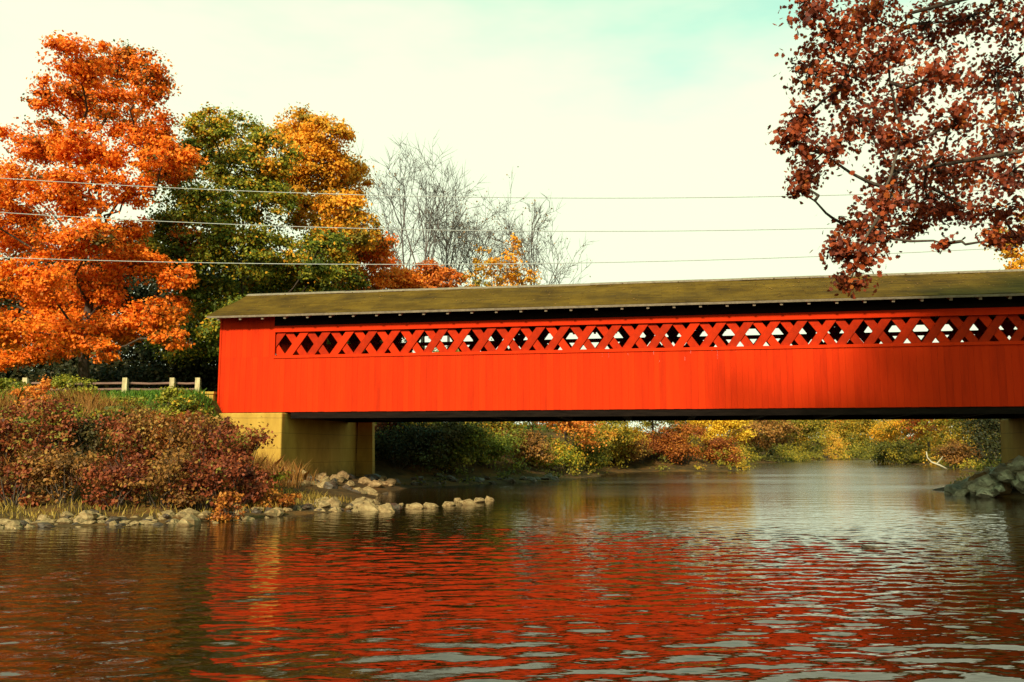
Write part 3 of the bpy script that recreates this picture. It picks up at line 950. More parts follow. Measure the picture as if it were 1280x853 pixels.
thicket('riverside_thicket', 'tangled olive and ochre thicket lining the river beyond the bridge', np.stack([x, y, ground_z(x, y) + h], 1),
        np.interp(y, [45, 80, 200], [0.7, 1.0, 2.0]), np.interp(y, [45, 80, 200], [0.13, 0.18, 0.36]), np.clip(tt, 0, 1), 'olive', 80)

# ------------------------------------------------------------------ bare trees
def bare_tree(label, base, height, lean, n_limb, spread_deg, twig_pal=None, n_leaf=0, leaf=0.22, r0=0.16):
    base = np.asarray(base, float)
    root = empty('bare_tree', tuple(base), label, 'tree', 'leafless trees behind the bridge')
    tips = []
    def grow(m, p, d, length, r, lev):
        n = 4
        pts, q, dd = [p], p, d
        for i in range(n):
            dd = unit(dd + rng.normal(0, 0.10, 3) + np.array((0, 0, 0.06)))
            q = q + dd * length / n
            pts.append(q)
        m.tube(pts, np.linspace(r, r * 0.5 if lev < 3 else r * 0.3, n + 1), 6 if lev < 2 else 3)
        tips.append(q)
        if lev >= 4 or length < 0.5: return
        for c in range([0, 4, 4, 4][lev] if lev else 0):
            t = rng.uniform(0.3, 1.0)
            k = min(n - 1, int(t * n))
            sp = pts[k] + (pts[k + 1] - pts[k]) * (t * n - k if k < n else 0)
            side = unit(np.cross(dd, rng.normal(0, 1, 3)))
            an = math.radians(rng.uniform(25, 55))
            nd = unit(dd * math.cos(an) + side * math.sin(an))
            grow(m, sp, nd, length * rng.uniform(0.42, 0.62), max(r * 0.5, 0.022), lev + 1)
    d0 = unit(np.array((lean, 0, 1.0)))
    tm = MB()
    hh = height * 0.42
    tp = [np.array((0, 0, -0.3)), d0 * hh * 0.5 + rng.normal(0, 0.06, 3), d0 * hh, d0 * hh * 1.6 + rng.normal(0, 0.1, 3), d0 * height * 0.97]
    tm.tube(tp, [r0 * 1.2, r0, r0 * 0.75, r0 * 0.45, 0.02], 7)
    tm.build('trunk', M['pale_bark'], root, smooth=True)
    for i in range(n_limb):
        m = MB()
        t = rng.uniform(0.3, 0.85)
        st = d0 * height * t
        side = unit(np.array((math.cos(i * 2.4), math.sin(i * 2.4), 0)))
        an = math.radians(rng.uniform(0.6, 1.0) * spread_deg)
        an *= 0.8
        grow(m, st, unit(d0 * math.cos(an) + side * math.sin(an)), height * (1 - t) * rng.uniform(0.5, 0.75) + 0.6, r0 * 0.38, 1)
        m.build('limb', M['pale_bark'], root, smooth=True)
    if n_leaf:
        tp_ = np.array(tips)
        P = tp_[rng.integers(0, len(tp_), n_leaf)] + rng.normal(0, 0.3, (n_leaf, 3))
        me = leaves_mesh('crown', P, unit(rng.normal(0, 1, (n_leaf, 3))), leaf, rng.random(n_leaf), LM[twig_pal])
        tag(link('crown', me, root), kind='stuff')
for (px, top, Yd, lean, nl, sp, lf, lab) in [
        (526, 205, 82, 0.01, 9, 22, 0, 'tallest leafless grey tree with upright forks above the roof'),
        (516, 215, 84, -0.07, 8, 32, 160, 'leafless grey tree leaning left beside the tallest bare tree'),
        (562, 240, 88, -0.02, 14, 50, 420, 'rounded leafless tree with fine dense twigs, right of the tallest bare tree'),
        (592, 285, 92, 0.0, 12, 50, 300, 'smaller bare twiggy tree at the right of the bare thicket'),
        (668, 262, 90, -0.01, 14, 36, 200, 'wide bare tree standing alone at the right end of the treeline')]:
    b = foot(px, Yd)
    bare_tree(lab, b, at(px, top, Yd)[2] - b[2], lean, nl, sp, 'tan', lf, 0.22, 0.17)

# ------------------------------------------------------------------ power lines
pole_xy = [(-52.0, 50.5), (66.0, 32.0)]
poles = []
for (x, y), lab in zip(pole_xy, ('wooden utility pole beyond the left edge carrying the wires', 'wooden utility pole beyond the right edge carrying the wires')):
    z = gz(x, y)
    r = empty('utility_pole', (x, y, z), lab, 'utility pole', 'poles carrying the wires')
    MB().tube([(0, 0, -0.5), (0, 0, 14.5)], [0.16, 0.11], 8).build('shaft', M['bark'], r, smooth=True)
    MB().box(-0.07, 0.07, -1.1, 1.1, 13.6, 13.75).build('crossarm', M['bark'], r)
def wire(label, ctrl, r=0.019):
    xs = [c[0] for c in ctrl]; ys = [c[1] for c in ctrl]
    co = np.polyfit(xs, ys, 2)
    pts = []
    for px in np.linspace(-620, 1800, 60):
        t = (px + 620) / 2420
        Yd = 46.0 - 9.5 * t
        pts.append(at(px, np.polyval(co, px), Yd))
    m = MB().tube(pts, [r] * len(pts), 5)
    o = m.build('power_line', M['wire'], None, smooth=True)
    tag(o, label, 'power line', 'wires above the bridge')
wire('highest power line above the bridge, crossing the sky', [(0, 222), (220, 237), (600, 246), (1080, 243), (1280, 236)])
wire('middle power line above the bridge, pale against the orange maple', [(0, 266), (440, 285), (740, 289), (1040, 287), (1280, 276)])
wire('lowest power line above the bridge, just over the roof', [(0, 322), (440, 331), (700, 329), (1220, 312)])

# ------------------------------------------------------------------ rail fence on the approach
fx = [(-45, 37.4), (31, 37.6), (156, 38.0), (215, 38.2), (247, 38.3)]
fp = foot(110, 38)
fence = empty('rail_fence', tuple(fp), 'low wooden rail fence with pale posts at the top of the left bank', 'fence')
pp = []
for px, Yd in fx:
    b = foot(px, Yd) - fp
    ztop = at(px, 472.5, Yd)[2] - fp[2]
    pp.append((b, ztop))
    MB().prism([(b[0] - .11, b[1] - .1, b[2] - .2), (b[0] + .11, b[1] - .1, b[2] - .2), (b[0] + .11, b[1] + .1, b[2] - .2), (b[0] - .11, b[1] + .1, b[2] - .2)],
               [(b[0] - .10, b[1] - .09, ztop), (b[0] + .10, b[1] - .09, ztop), (b[0] + .10, b[1] + .09, ztop - .05), (b[0] - .10, b[1] + .09, ztop - .05)]).build('post', M['post'], fence)
for (b0, z0), (b1, z1) in zip(pp[:-1], pp[1:]):
    for dz in (0.22, 0.48):
        MB().tube([(b0[0] - .1, b0[1] + 0.14, z0 - dz), ((b0[0] + b1[0]) / 2, (b0[1] + b1[1]) / 2 + .14, (z0 + z1) / 2 - dz - 0.03), (b1[0] + .1, b1[1] + 0.14, z1 - dz)], [0.055, 0.05, 0.055], 6).build('rail', M['rail'], fence)

# ------------------------------------------------------------------ shrubs on the left bank
for (nm, lab, px, Yd, w, h, pal, n, lf, ti) in [
    ('flowering_weed', 'small glowing orange sapling among yellow-green weeds below the left fence post', 44, 31.0, 1.6, 0.86, 'scarlet', 800, 0.13, 0.8),
    ('weed_clump', 'yellow-green weeds topping the fence right of the orange sapling', 92, 34.5, 2.1, 1.37, 'lime', 1100, 0.13, 0.6),
    ('weed_clump', 'yellow-green weeds at the left edge of the bank top', 8, 33.5, 1.9, 0.65, 'lime', 900, 0.13, 0.4),
    ('weed_clump', 'low yellow-green weeds in the middle of the bank top', 150, 33.5, 2.8, 0.72, 'lime', 1200, 0.13, 0.45),
    ('weed_clump', 'tall yellow-green weeds in front of the third fence post', 208, 34.5, 1.6, 1.08, 'lime', 900, 0.13, 0.6),
    ('weed_clump', 'dark green weeds beside the concrete parapet stub', 236, 34.8, 1.7, 0.79, 'green', 800, 0.14, 0.35),
    ('shrub', 'yellow-green shrub high on the bank below the first fence post', 60, 28.4, 2.8, 0.95, 'lime', 1500, 0.14, 0.45),
    ('shrub', 'olive-brown shrub high on the bank below the second fence post', 130, 28.7, 2.8, 1.0, 'olive', 1500, 0.14, 0.2),
    ('shrub', 'russet shrub on the upper bank below the third fence post', 205, 28.4, 2.6, 1.1, 'rust', 1500, 0.13, 0.25),
    ('shrub', 'light brown shrub on the upper bank near the parapet stub', 246, 28.6, 2.2, 1.19, 'brown', 1200, 0.13, 0.6),
    ('shrub', 'tan weedy shrub between the parapet stub and the lit abutment wall', 266, 32.6, 2.0, 1.1, 'brown', 1200, 0.12, 0.65),
    ('shrub', 'low green-brown weeds just below the parapet stub', 250, 33.6, 1.8, 0.8, 'olive', 1000, 0.12, 0.5),
    ('shrub', 'golden-green shrub against the lit abutment wall', 285, 30.0, 2.3, 1.10, 'lime', 1100, 0.13, 0.5),
    ('shrub', 'olive shrub at the left edge, upper bank', 0, 27.9, 2.8, 0.9, 'olive', 1400, 0.14, 0.25),
    ('shrub', 'maroon shrub at the left edge, middle of the bank', 10, 25.3, 2.6, 1.60, 'maroon', 1600, 0.13, 0.55),
    ('shrub', 'dark red shrub left of the dark gap in the bank thicket', 62, 25.4, 2.5, 1.70, 'maroon', 1600, 0.13, 0.6),
    ('shrub', 'dark olive shrub in the shaded gap of the bank thicket', 108, 25.6, 2.2, 1.40, 'dark', 1400, 0.13, 0.7),
    ('shrub', 'broad maroon shrub in the middle of the bank thicket', 160, 25.3, 2.6, 1.80, 'maroon', 1700, 0.13, 0.55),
    ('shrub', 'brown twiggy shrub right of the broad maroon shrub', 212, 25.6, 2.4, 1.70, 'brown', 1500, 0.13, 0.4),
    ('shrub', 'purplish maroon shrub below the abutment', 262, 25.8, 2.4, 1.70, 'maroon', 1600, 0.13, 0.45),
    ('shrub', 'reddish brown shrub leaning over the abutment foot', 308, 26.4, 1.9, 1.60, 'maroon', 1500, 0.13, 0.5),
    ('shrub', 'low crimson shrub near the water at the left edge', 25, 23.0, 2.2, 0.99, 'maroon', 1300, 0.12, 0.6),
    ('shrub', 'low brown shrub near the water, left of the centre of the bank', 90, 23.1, 2.3, 1.08, 'brown', 1300, 0.12, 0.35),
    ('shrub', 'low maroon shrub near the water, right of the low brown shrub', 150, 23.2, 2.2, 1.08, 'maroon', 1300, 0.12, 0.4),
    ('shrub', 'low dark brown shrub near the water above the pale rocks', 208, 23.4, 2.2, 1.08, 'brown', 1300, 0.12, 0.25),
    ('shrub', 'low maroon shrub near the water at the right of the thicket', 258, 23.8, 2.1, 1.17, 'maroon', 1300, 0.12, 0.5),
    ('shrub', 'low dark shrub ending the thicket beside the abutment corner', 305, 24.6, 1.7, 1.08, 'maroon', 1200, 0.12, 0.3),
    ('shrub', 'golden grass tuft at the foot of the abutment corner', 338, 27.8, 1.2, 0.70, 'lime', 500, 0.12, 0.8),
    ('shrub', 'small rust-orange bush at the waterline beside the reddish stone', 290, 22.8, 1.0, 0.72, 'rust', 500, 0.11, 0.5),
    ('shrub', 'rust-brown weeds among the stones below the abutment', 350, 25.2, 1.9, 0.45, 'rust', 600, 0.11, 0.5),
]:
    shrub(nm, lab, 'weeds' if nm == 'weed_clump' else 'shrub', foot(px, Yd), w, h * (0.85 if pal in ('lime', 'green') else 1.0), pal, int(n * 2.0), lf * 0.78, ti, 'bushes on the left bank', lob=14, stems=14, loose=True)

# grass on the bank: uncountable blades
def blades(name, label, n, box, zr, pal, hgt, wid, tint):
    x = rng.uniform(box[0], box[1], n); y = rng.uniform(box[2], box[3], n)
    z = ground_z(x, y)
    dd = river_dist(x, y)
    ok = (z > zr[0]) & (z < zr[1]) & (dd > 0.15)
    s_ = (x - BO[0]) * BC - (y - BO[1]) * BS
    b_ = (x - BO[0]) * BS + (y - BO[1]) * BC
    ok &= ~((s_ > -1.2) & (b_ > -0.5))
    keep = np.sin(x * 1.7 + 2 * np.sin(y * 1.1)) + np.sin(y * 1.3 + x * 0.6) + rng.normal(0, 0.9, n) > -0.9
    ok &= keep
    x, y, z = x[ok], y[ok], z[ok]
    n = len(x)
    h = hgt * rng.uniform(0.5, 1.3, n)
    a = rng.random(n) * math.pi
    le = rng.normal(0, 0.35, (n, 2)) * h[:, None]
    w = wid * rng.uniform(0.6, 1.4, n)
    p = np.stack([x, y, z - 0.03], 1)
    sx = np.stack([np.cos(a) * w, np.sin(a) * w, np.zeros(n)], 1)
    mid = p + np.stack([le[:, 0] * 0.3, le[:, 1] * 0.3, h * 0.55], 1)
    top = p + np.stack([le[:, 0], le[:, 1], h], 1)
    V = np.stack([p - sx, p + sx, mid + sx * 0.7, top, mid - sx * 0.7], 1).reshape(-1, 3)
    Fc = np.arange(n * 5).reshape(-1, 5)
    me = mesh_from(name, V, Fc, LM[pal], False, np.clip(tint + rng.normal(0, 0.2, n), 0, 1))
    tag(link(name, me), label, 'grass', kind='stuff')
blades('grass', 'bright green grass along the top of the left bank', 34000, (-30, -11, 30, 40), (2.9, 5), 'grass', 0.26, 0.02, 0.5)
blades('dry_grass', 'straw coloured dry grass along the left waterline', 16000, (-24, -4, 20.5, 29), (0.10, 0.55), 'straw', 0.22, 0.013, 0.4)
blades('bank_weeds', 'brown dead weeds covering the slope of the left bank', 26000, (-26, -5, 22.5, 34), (0.5, 3.4), 'brown', 0.75, 0.012, 0.5)

# ------------------------------------------------------------------ stones
def stone_mesh(seed, mat):
    r = np.random.default_rng(seed)
    nu, nv = 9, 6
    V = [(0, 0, 1)]
    for i in range(1, nv):
        for j in range(nu):
            th = math.pi * i / nv; ph = 2 * math.pi * (j + 0.5 * (i % 2)) / nu
            V.append((math.sin(th) * math.cos(ph), math.sin(th) * math.sin(ph), math.cos(th)))
    V.append((0, 0, -1))
    V = np.array(V)
    cuts = unit(r.normal(0, 1, (12, 3)))
    for c in cuts:                                     # facets: shave the ball with planes
        dcut = r.uniform(0.5, 0.85)
        over = np.maximum(0, V @ c - dcut)
        V = V - over[:, None] * c * 0.9
    V *= 1 + 0.06 * r.normal(0, 1, (len(V), 1))
    Fc = [(0, 1 + j, 1 + (j + 1) % nu) for j in range(nu)]
    for i in range(nv - 2):
        a, b = 1 + i * nu, 1 + (i + 1) * nu
        for j in range(nu):
            Fc.append((a + j, b + j, b + (j + 1) % nu, a + (j + 1) % nu))
    e = len(V) - 1
    a = 1 + (nv - 2) * nu
    Fc += [(e, a + (j + 1) % nu, a + j) for j in range(nu)]
    return mesh_from('stone', V, Fc, mat, False)
STM = {k: [stone_mesh(11 * i + 3, M[k]) for i in range(5)] for k in ('stone', 'dark_stone', 'pale_stone', 'rust_stone')}
def stone(label, group, mat, x, y, z, sx, sy, sz, name='river_stone'):
    o = link(name, random.choice(STM[mat]), None, (x, y, z))
    o.scale = (sx, sy, sz)
    o.rotation_euler = (random.uniform(-.25, .25), random.uniform(-.25, .25), random.uniform(0, 6.28))
    tag(o, label, 'stone', group)
    return o
# row along the left waterline
def along(p0, p1, n, jx, jy):
    for i in range(n):
        t = (i + random.uniform(0.1, 0.9)) / n
        yield p0[0] + (p1[0] - p0[0]) * t + random.gauss(0, jx), p0[1] + (p1[1] - p0[1]) * t + random.gauss(0, jy)
def drop(x, y, s):
    return max(gz(x, y), -0.25 * s) + s * 0.05
def zone(x, y):
    p = x / y * FPX + 640
    return ['at the left edge', 'below the first fence post', 'below the brown shrub', 'below the second fence post', 'left of the jutting pale block', 'near the rust red stone'][int(np.clip((p + 20) / 50, 0, 5))]
for (p0, p1, n) in (((-13.6, 20.9), (-11.8, 21.0), 34), ((-11.8, 21.0), (-8, 22.4), 80)):
    for x, y in along(p0, p1, n, 0.1, 0.34):
        s = random.choice((0.07, 0.09, 0.11, 0.13, 0.17, 0.22)) * random.uniform(0.85, 1.15)
        mat = 'stone' if random.random() < .72 else 'dark_stone'
        stone(('small tan' if mat == 'stone' else 'small dark wet') + ' stone in the left waterline row, ' + zone(x, y), 'stones along the left waterline', mat, x, y, drop(x, y, s), s * random.uniform(1, 1.9), s, s * random.uniform(.45, .8))
for (px, py, w, mat, lab) in [(243, 650, 0.46, 'stone', 'pale blocky stone jutting into the water at the left'), (268, 637, 0.42, 'rust_stone', 'rust red rounded stone on the left shore'),
                              (318, 634, 0.42, 'stone', 'pale rounded boulder on the shore just below the abutment'), (303, 640, 0.33, 'stone', 'squat tan stone beside the pale rounded boulder'),
                              (117, 649, 0.34, 'stone', 'tan slab in the left waterline row below the brown shrub'), (462, 632, 0.46, 'stone', 'large tan boulder at the tip of the stony spit'),
                              (487, 634, 0.42, 'stone', 'pale boulder ending the stony spit in the river'), (417, 632, 0.40, 'stone', 'tan boulder midway along the stony spit')]:
    Yd = CAM_H * FPX / (py + 4 - HOR)
    x = (px - 640) / FPX * Yd
    stone(lab, 'larger stones on the left shore', mat, x, Yd, drop(x, Yd, w * .5) + 0.05, w * .95, w * .8, w * .62)
for x, y in along((-8, 22.6), (-5.4, 26), 40, 0.25, 0.4):
    s = random.choice((0.09, 0.12, 0.16, 0.24))
    mat = 'stone' if random.random() < .75 else 'dark_stone'
    stone(('large ' if s > .13 else 'small ') + ('tan' if mat == 'stone' else 'dark wet') + ' stone between thicket and spit, ' + ('nearer the thicket' if y < 24.3 else 'nearer the spit'), 'stones below the abutment', mat, x, y, drop(x, y, s), s * 1.4, s, s * .75)
for x, y in along((-5.6, 26), (-3.8, 29.0), 36, 0.4, 0.6):
    s = random.choice((0.1, 0.14, 0.19, 0.28))
    mat = 'stone' if random.random() < .75 else 'dark_stone'
    stone(('large ' if s > .15 else 'small ') + ('tan' if mat == 'stone' else 'dark wet') + ' stone heaped on the spit, ' + ('at its shore end' if y < 27.4 else 'towards its tip'), 'stones of the spit', mat, x, y, drop(x, y, s), s * 1.3, s, s * .75)
for x, y in along((-8.6, 36.0), (-5.9, 42.5), 52, 0.6, 0.7):
    s = random.choice((0.12, 0.16, 0.22, 0.3))
    mat = 'stone' if random.random() < .7 else 'dark_stone'
    stone(('large ' if s > .2 else 'small ') + ('tan' if mat == 'stone' else 'dark wet') + ' rock by the left abutment, ' + ('near its front corner' if y < 38.2 else 'beside its side wall' if y < 40.5 else 'below the corner pillar'), 'rocks under the left abutment', mat, x, y, max(0.02, gz(x, y)) + s * .3, s * 1.4, s, s * .75)
for x, y in along((-8.0, 31), (-5.6, 36), 18, 0.5, 0.4):
    s = random.uniform(0.16, 0.36)
    mat = 'stone' if random.random() < .6 else 'dark_stone'
    stone(('large ' if s > .26 else 'small ') + ('tan' if mat == 'stone' else 'dark wet') + ' rock before the left abutment, ' + ('nearer the spit' if y < 33.5 else 'nearer its corner'), 'rocks before the left abutment', mat, x, y, drop(x, y, s), s * 1.4, s, s * .7)
for i, (px, py) in enumerate([(563, 629), (574, 625), (587, 628), (600, 625), (613, 623), (540, 632), (522, 633)]):
    Yd = CAM_H * FPX / (py + 1.5 - HOR)
    x = (px - 640) / FPX * Yd
    s = random.uniform(0.18, 0.27)
    stone(['first', 'second', 'third', 'fourth', 'last', 'nearer', 'nearest'][i] + (' pale stone from the left in the line standing in the river' if i < 4 else ' pale stone at the right end of the line in the river' if i == 4 else ' pale stone between the spit and the line in the river'), 'stones standing in the river', 'stone', x, Yd, 0.03, s * 1.5, s, s * .7)
for x, y in along((-5.0, 43.6), (2.5, 52), 26, 0.3, 0.4):
    s = random.uniform(0.15, 0.4)
    stone(('large ' if s > .27 else 'small ') + 'dark wet stone on the shaded bank beyond the bridge, ' + ('near the corner pillar' if x < -3 else 'below the dark bushes' if x < 0 else 'towards the orange-red tree'), 'stones on the shaded far bank', 'dark_stone', x, y, drop(x, y, s), s * 1.5, s, s * .6)
stone('dark flat rock awash in the middle of the river at the right', None, 'dark_stone', (1085 - 640) / FPX * 16.6, 16.6, -0.02, 0.42, 0.2, 0.07)
# riprap at the right abutment
n = 0
while n < 110:
    x, y = random.uniform(17.6, 22.5), random.uniform(33.0, 41.5)
    s_ = (x - BO[0]) * BC - (y - BO[1]) * BS
    b_ = (x - BO[0]) * BS + (y - BO[1]) * BC
    if s_ > BL - 5.0 and -0.7 < b_ < 6.9: continue
    px_ = x / y * FPX + 640
    t = (px_ - 1185) / 75.0                            # the pile climbs towards the abutment
    if t < 0 or px_ > 1310: continue
    s = random.choice((0.16, 0.22, 0.3, 0.4, 0.52))
    z = max(gz(x, y) * 0.6, min(1.25, t * 1.25) * random.uniform(0.2, 1.0))
    mat = 'pale_stone' if random.random() < .85 else 'stone'
    where = 'at the waterline' if z < 0.3 else ('in the middle of the pile' if z < 0.8 else 'near the top of the pile')
    stone(('big ' if s > .35 else 'small ' if s < .2 else '') + ('pale grey' if mat == 'pale_stone' else 'tan') + ' riprap rock ' + where + ' against the right abutment' , 'riprap at the right abutment', mat, x, y, z, s * 1.3, s, s * .8, 'riprap_rock')
    n += 1
# driftwood by the right bank
p = at(1172, 578, 80)
dw = empty('driftwood_branch', (p[0], p[1], gz(p[0], p[1])), 'bleached curved driftwood branch at the waterline in front of the far right trees', 'driftwood')
zb = 0.35 - gz(p[0], p[1])
dw.scale = (0.6, 0.6, 0.6)
zb = zb / 0.6
MB().tube([(-1.6, 0, zb + 2.1), (-1.5, 0, zb + 1.2), (-0.9, 0, zb + 0.5), (0.2, 0, zb + 0.1), (1.2, -0.1, zb - 0.45)], [0.06, 0.1, 0.12, 0.14, 0.12], 7).build('stem', M['driftwood'], dw, smooth=True)
MB().tube([(-0.2, 0, zb + 0.25), (0.5, 0.1, zb + 0.9), (0.9, 0.1, zb + 1.4)], [0.08, 0.06, 0.03], 6).build('branch', M['driftwood'], dw, smooth=True)

# ------------------------------------------------------------------ bushes and small trees beyond the bridge
for (lab, px, Yd, w, h, pal, n, lf, ti, kind) in [
    ('dark maroon bush right behind the left abutment', 478, 50, 4.0, 4.6, 'maroon', 1500, 0.24, 0.2, 0),
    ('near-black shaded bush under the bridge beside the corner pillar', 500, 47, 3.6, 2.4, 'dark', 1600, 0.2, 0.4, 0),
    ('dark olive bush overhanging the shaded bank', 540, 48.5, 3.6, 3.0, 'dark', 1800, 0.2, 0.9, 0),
    ('russet and green bush between the dark bushes under the bridge', 522, 51.0, 4.2, 4.6, 'olive', 2200, 0.2, 0.35, 0),
    ('ochre leafy bush high behind the dark bush beside the corner pillar', 492, 53.0, 4.2, 5.2, 'brown', 2200, 0.2, 0.4, 0),
    ('olive bush drooping to the water below the ochre bush', 585, 49.5, 3.4, 2.6, 'olive', 1800, 0.2, 0.3, 0),
    ('olive-green tree behind the shaded bank', 562, 56, 5.0, 6.0, 'olive', 2400, 0.26, 0.45, 1),
    ('ochre bush left of the orange-red tree', 610, 57, 4.6, 5.2, 'olive', 2200, 0.24, 0.6, 0),
    ('low green bush hugging the bank left of the orange-red tree', 612, 52, 3.4, 2.2, 'lime', 1500, 0.2, 0.3, 0),
    ('brown bush overhanging the water at the far bank', 650, 54.5, 3.0, 2.4, 'brown', 1400, 0.2, 0.35, 0),
    ('small orange-red tree glowing on the far bank', 708, 60, 3.6, 5.2, 'scarlet', 1700, 0.22, 0.7, 1),
    ('low green bush at the foot of the orange-red tree', 690, 57, 3.2, 2.0, 'green', 1500, 0.2, 0.5, 0),
    ('olive bush right of the orange-red tree', 745, 70, 4.6, 5.5, 'olive', 2200, 0.26, 0.6, 1),
    ('yellow-green tree in the bend left of the rust bushes', 778, 80, 5.5, 6.5, 'lime', 2400, 0.28, 0.35, 1),
    ('ochre tree high behind the rust bushes', 815, 88, 6.0, 8.0, 'olive', 2400, 0.3, 0.5, 1),
    ('low olive bush on the bare slope right of the orange-red tree', 732, 64.5, 3.4, 2.2, 'olive', 1700, 0.2, 0.4, 0),
    ('low ochre bush on the slope just left of the rust bushes', 775, 73.5, 3.8, 2.4, 'brown', 1700, 0.22, 0.5, 0),
    ('low green-gold bush in the hollow behind the slope', 752, 72.0, 4.0, 2.6, 'olive', 1800, 0.22, 0.6, 0),
    ('russet low bush at the water between the slope and the rust bushes', 800, 75.0, 3.0, 2.0, 'rust', 1500, 0.2, 0.2, 0),
    ('rust-brown bush at the left of the river point', 822, 76.5, 3.4, 3.0, 'rust', 1700, 0.22, 0.15, 0),
    ('rust-orange bush in the middle of the river point', 856, 76, 3.6, 3.4, 'rust', 1900, 0.22, 0.3, 0),
    ('rust-brown bush at the right tip of the river point', 897, 78, 3.4, 2.6, 'rust', 1700, 0.22, 0.25, 0),
    ('bright golden-yellow tree above the right tip of the river point', 899, 82, 3.8, 5.6, 'yellow', 3800, 0.24, 0.85, 1),
    ('olive-gold tree behind the bright yellow tree', 862, 96, 6.0, 7.5, 'olive', 2400, 0.3, 0.35, 1),
    ('mauve-brown tree right of the bright yellow tree', 945, 122, 8.0, 8.5, 'brown', 2600, 0.4, 0.4, 1),
    ('olive-brown tree on the bend, left of the far orange tree', 985, 150, 10.0, 9.5, 'olive', 2600, 0.45, 0.5, 1),
    ('hazy orange tree at the end of the river reach', 1036, 190, 12.0, 12.0, 'scarlet', 2600, 0.55, 0.6, 1),
    ('olive bush line below the hazy orange tree, left part', 1010, 182, 9.0, 5.0, 'olive', 2000, 0.45, 0.6, 0),
    ('olive bush line below the hazy orange tree, right part', 1062, 184, 9.0, 6.0, 'olive', 2000, 0.45, 0.6, 0),
    ('golden tree at the right of the river bend', 1095, 140, 7.0, 9.0, 'gold', 2400, 0.4, 0.15, 1),
    ('yellow-gold tree on the right far bank', 1130, 118, 7.0, 8.5, 'gold', 2400, 0.34, 0.3, 1),
    ('red-tinged tree on the right far bank', 1158, 110, 4.0, 8.0, 'scarlet', 1600, 0.32, 0.3, 1),
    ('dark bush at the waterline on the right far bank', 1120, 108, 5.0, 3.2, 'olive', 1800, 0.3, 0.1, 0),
    ('olive-gold tree above the driftwood', 1188, 100, 6.0, 8.0, 'olive', 2600, 0.3, 0.55, 1),
    ('olive tree nearest the right abutment', 1222, 84, 5.0, 7.0, 'olive', 2400, 0.28, 0.5, 1),
    ('low brown bush beside the driftwood', 1196, 84, 3.6, 2.2, 'brown', 1500, 0.24, 0.3, 0),
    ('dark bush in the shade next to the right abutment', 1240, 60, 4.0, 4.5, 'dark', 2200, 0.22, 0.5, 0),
]:
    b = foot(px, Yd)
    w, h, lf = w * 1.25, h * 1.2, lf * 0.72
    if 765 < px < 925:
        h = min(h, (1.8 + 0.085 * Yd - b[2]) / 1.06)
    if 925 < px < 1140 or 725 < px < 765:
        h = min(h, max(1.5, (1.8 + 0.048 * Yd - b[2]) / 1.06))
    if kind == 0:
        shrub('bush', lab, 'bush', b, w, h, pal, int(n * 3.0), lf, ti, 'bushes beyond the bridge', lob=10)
    else:
        lb = []
        for i in range(9):
            a = i * 2.4; rr = 0.5 * math.sqrt((i + .5) / 9)
            zc = h * (0.38 + 0.5 * rng.random() * (1 - rr * 0.5))
            lb.append((b + np.array((math.cos(a) * rr * w * .9, math.sin(a) * rr * w * .8, zc)), np.array((w * .26, w * .26, h * .19)) * rng.uniform(.8, 1.25), ti + rng.normal(0, .1)))
        lobed_tree('small_tree', lab, 'tree', b, lb, lf, int(n * 4.0), pal, 0.05 + h * 0.012, h * 0.22 + b[2], 'small trees beyond the bridge', clump_n=7, spread=0.5)
# tan tree over the right end of the roof
L = px_lobes(64, [(1255, 305, 22, 24, .3), (1280, 320, 26, 24, .5), (1310, 290, 30, 40, .4), (1290, 340, 40, 20, .5), (1345, 320, 34, 34, .4)], 2, .4)
lobed_tree('ochre_tree', 'ochre brown tree showing over the right end of the roof', 'tree', foot(1300, 64), L, 0.26, 6500, 'gold', 0.25, 7.0, clump_n=12, spread=0.36)

# ------------------------------------------------------------------ the foreground oak, its trunk beyond the right edge
ob = np.array((15.2, 9.2, gz(15.2, 9.2)))
oak = empty('oak_tree', tuple(ob), 'russet-leaved tree overhanging the water at the upper right', 'tree')
MB().tube([(0, 0, -0.3), (0, 0, 0.6), (-0.3, 0.4, 4.0), (-0.9, 1.2, 8.0), (-1.8, 2.4, 13.0), (-2.4, 3.2, 18.0)], [0.62, 0.46, 0.38, 0.30, 0.2, 0.06], 10).build('trunk', M['bark'], oak, smooth=True)
spec = [(1015, 8, 30, 26), (1045, 45, 40, 28), (1090, 20, 40, 26), (1010, 88, 26, 22), (1060, 95, 46, 26), (1110, 70, 36, 30), (1160, 30, 44, 32), (1215, 20, 40, 28),
        (1262, 30, 36, 34), (1005, 150, 24, 18), (985, 172, 18, 14), (1030, 190, 34, 20), (1075, 150, 40, 24), (1125, 125, 34, 26), (1180, 95, 36, 26), (1240, 95, 36, 26),
        (1275, 130, 30, 30), (1010, 222, 22, 14), (1000, 240, 12, 9), (1135, 175, 34, 18), (1195, 150, 30, 22), (1245, 170, 34, 24), (1120, 215, 34, 26), (1170, 215, 34, 22),
        (1215, 215, 36, 20), (1265, 215, 30, 26), (1105, 255, 28, 22), (1150, 255, 30, 16), (1065, 285, 24, 20), (1100, 290, 24, 22), (1050, 312, 20, 12), (1075, 325, 24, 16),
        (1062, 352, 22, 10), (1195, 262, 34, 16), (1245, 265, 34, 18), (1140, 285, 16, 10), (1180, 305, 10, 8), (1270, 295, 20, 14), (1240, 300, 16, 12)]
oak_pos, oak_out, oak_size = [], [], []
oak_lobes = []
for s in spec:
    Yd = rng.uniform(13.0, 18.0)
    c = at(s[0], s[1], Yd)
    k = Yd / FPX
    oak_lobes.append((c, np.array((s[2] * k, s[2] * k * 1.3, s[3] * k)), 1))
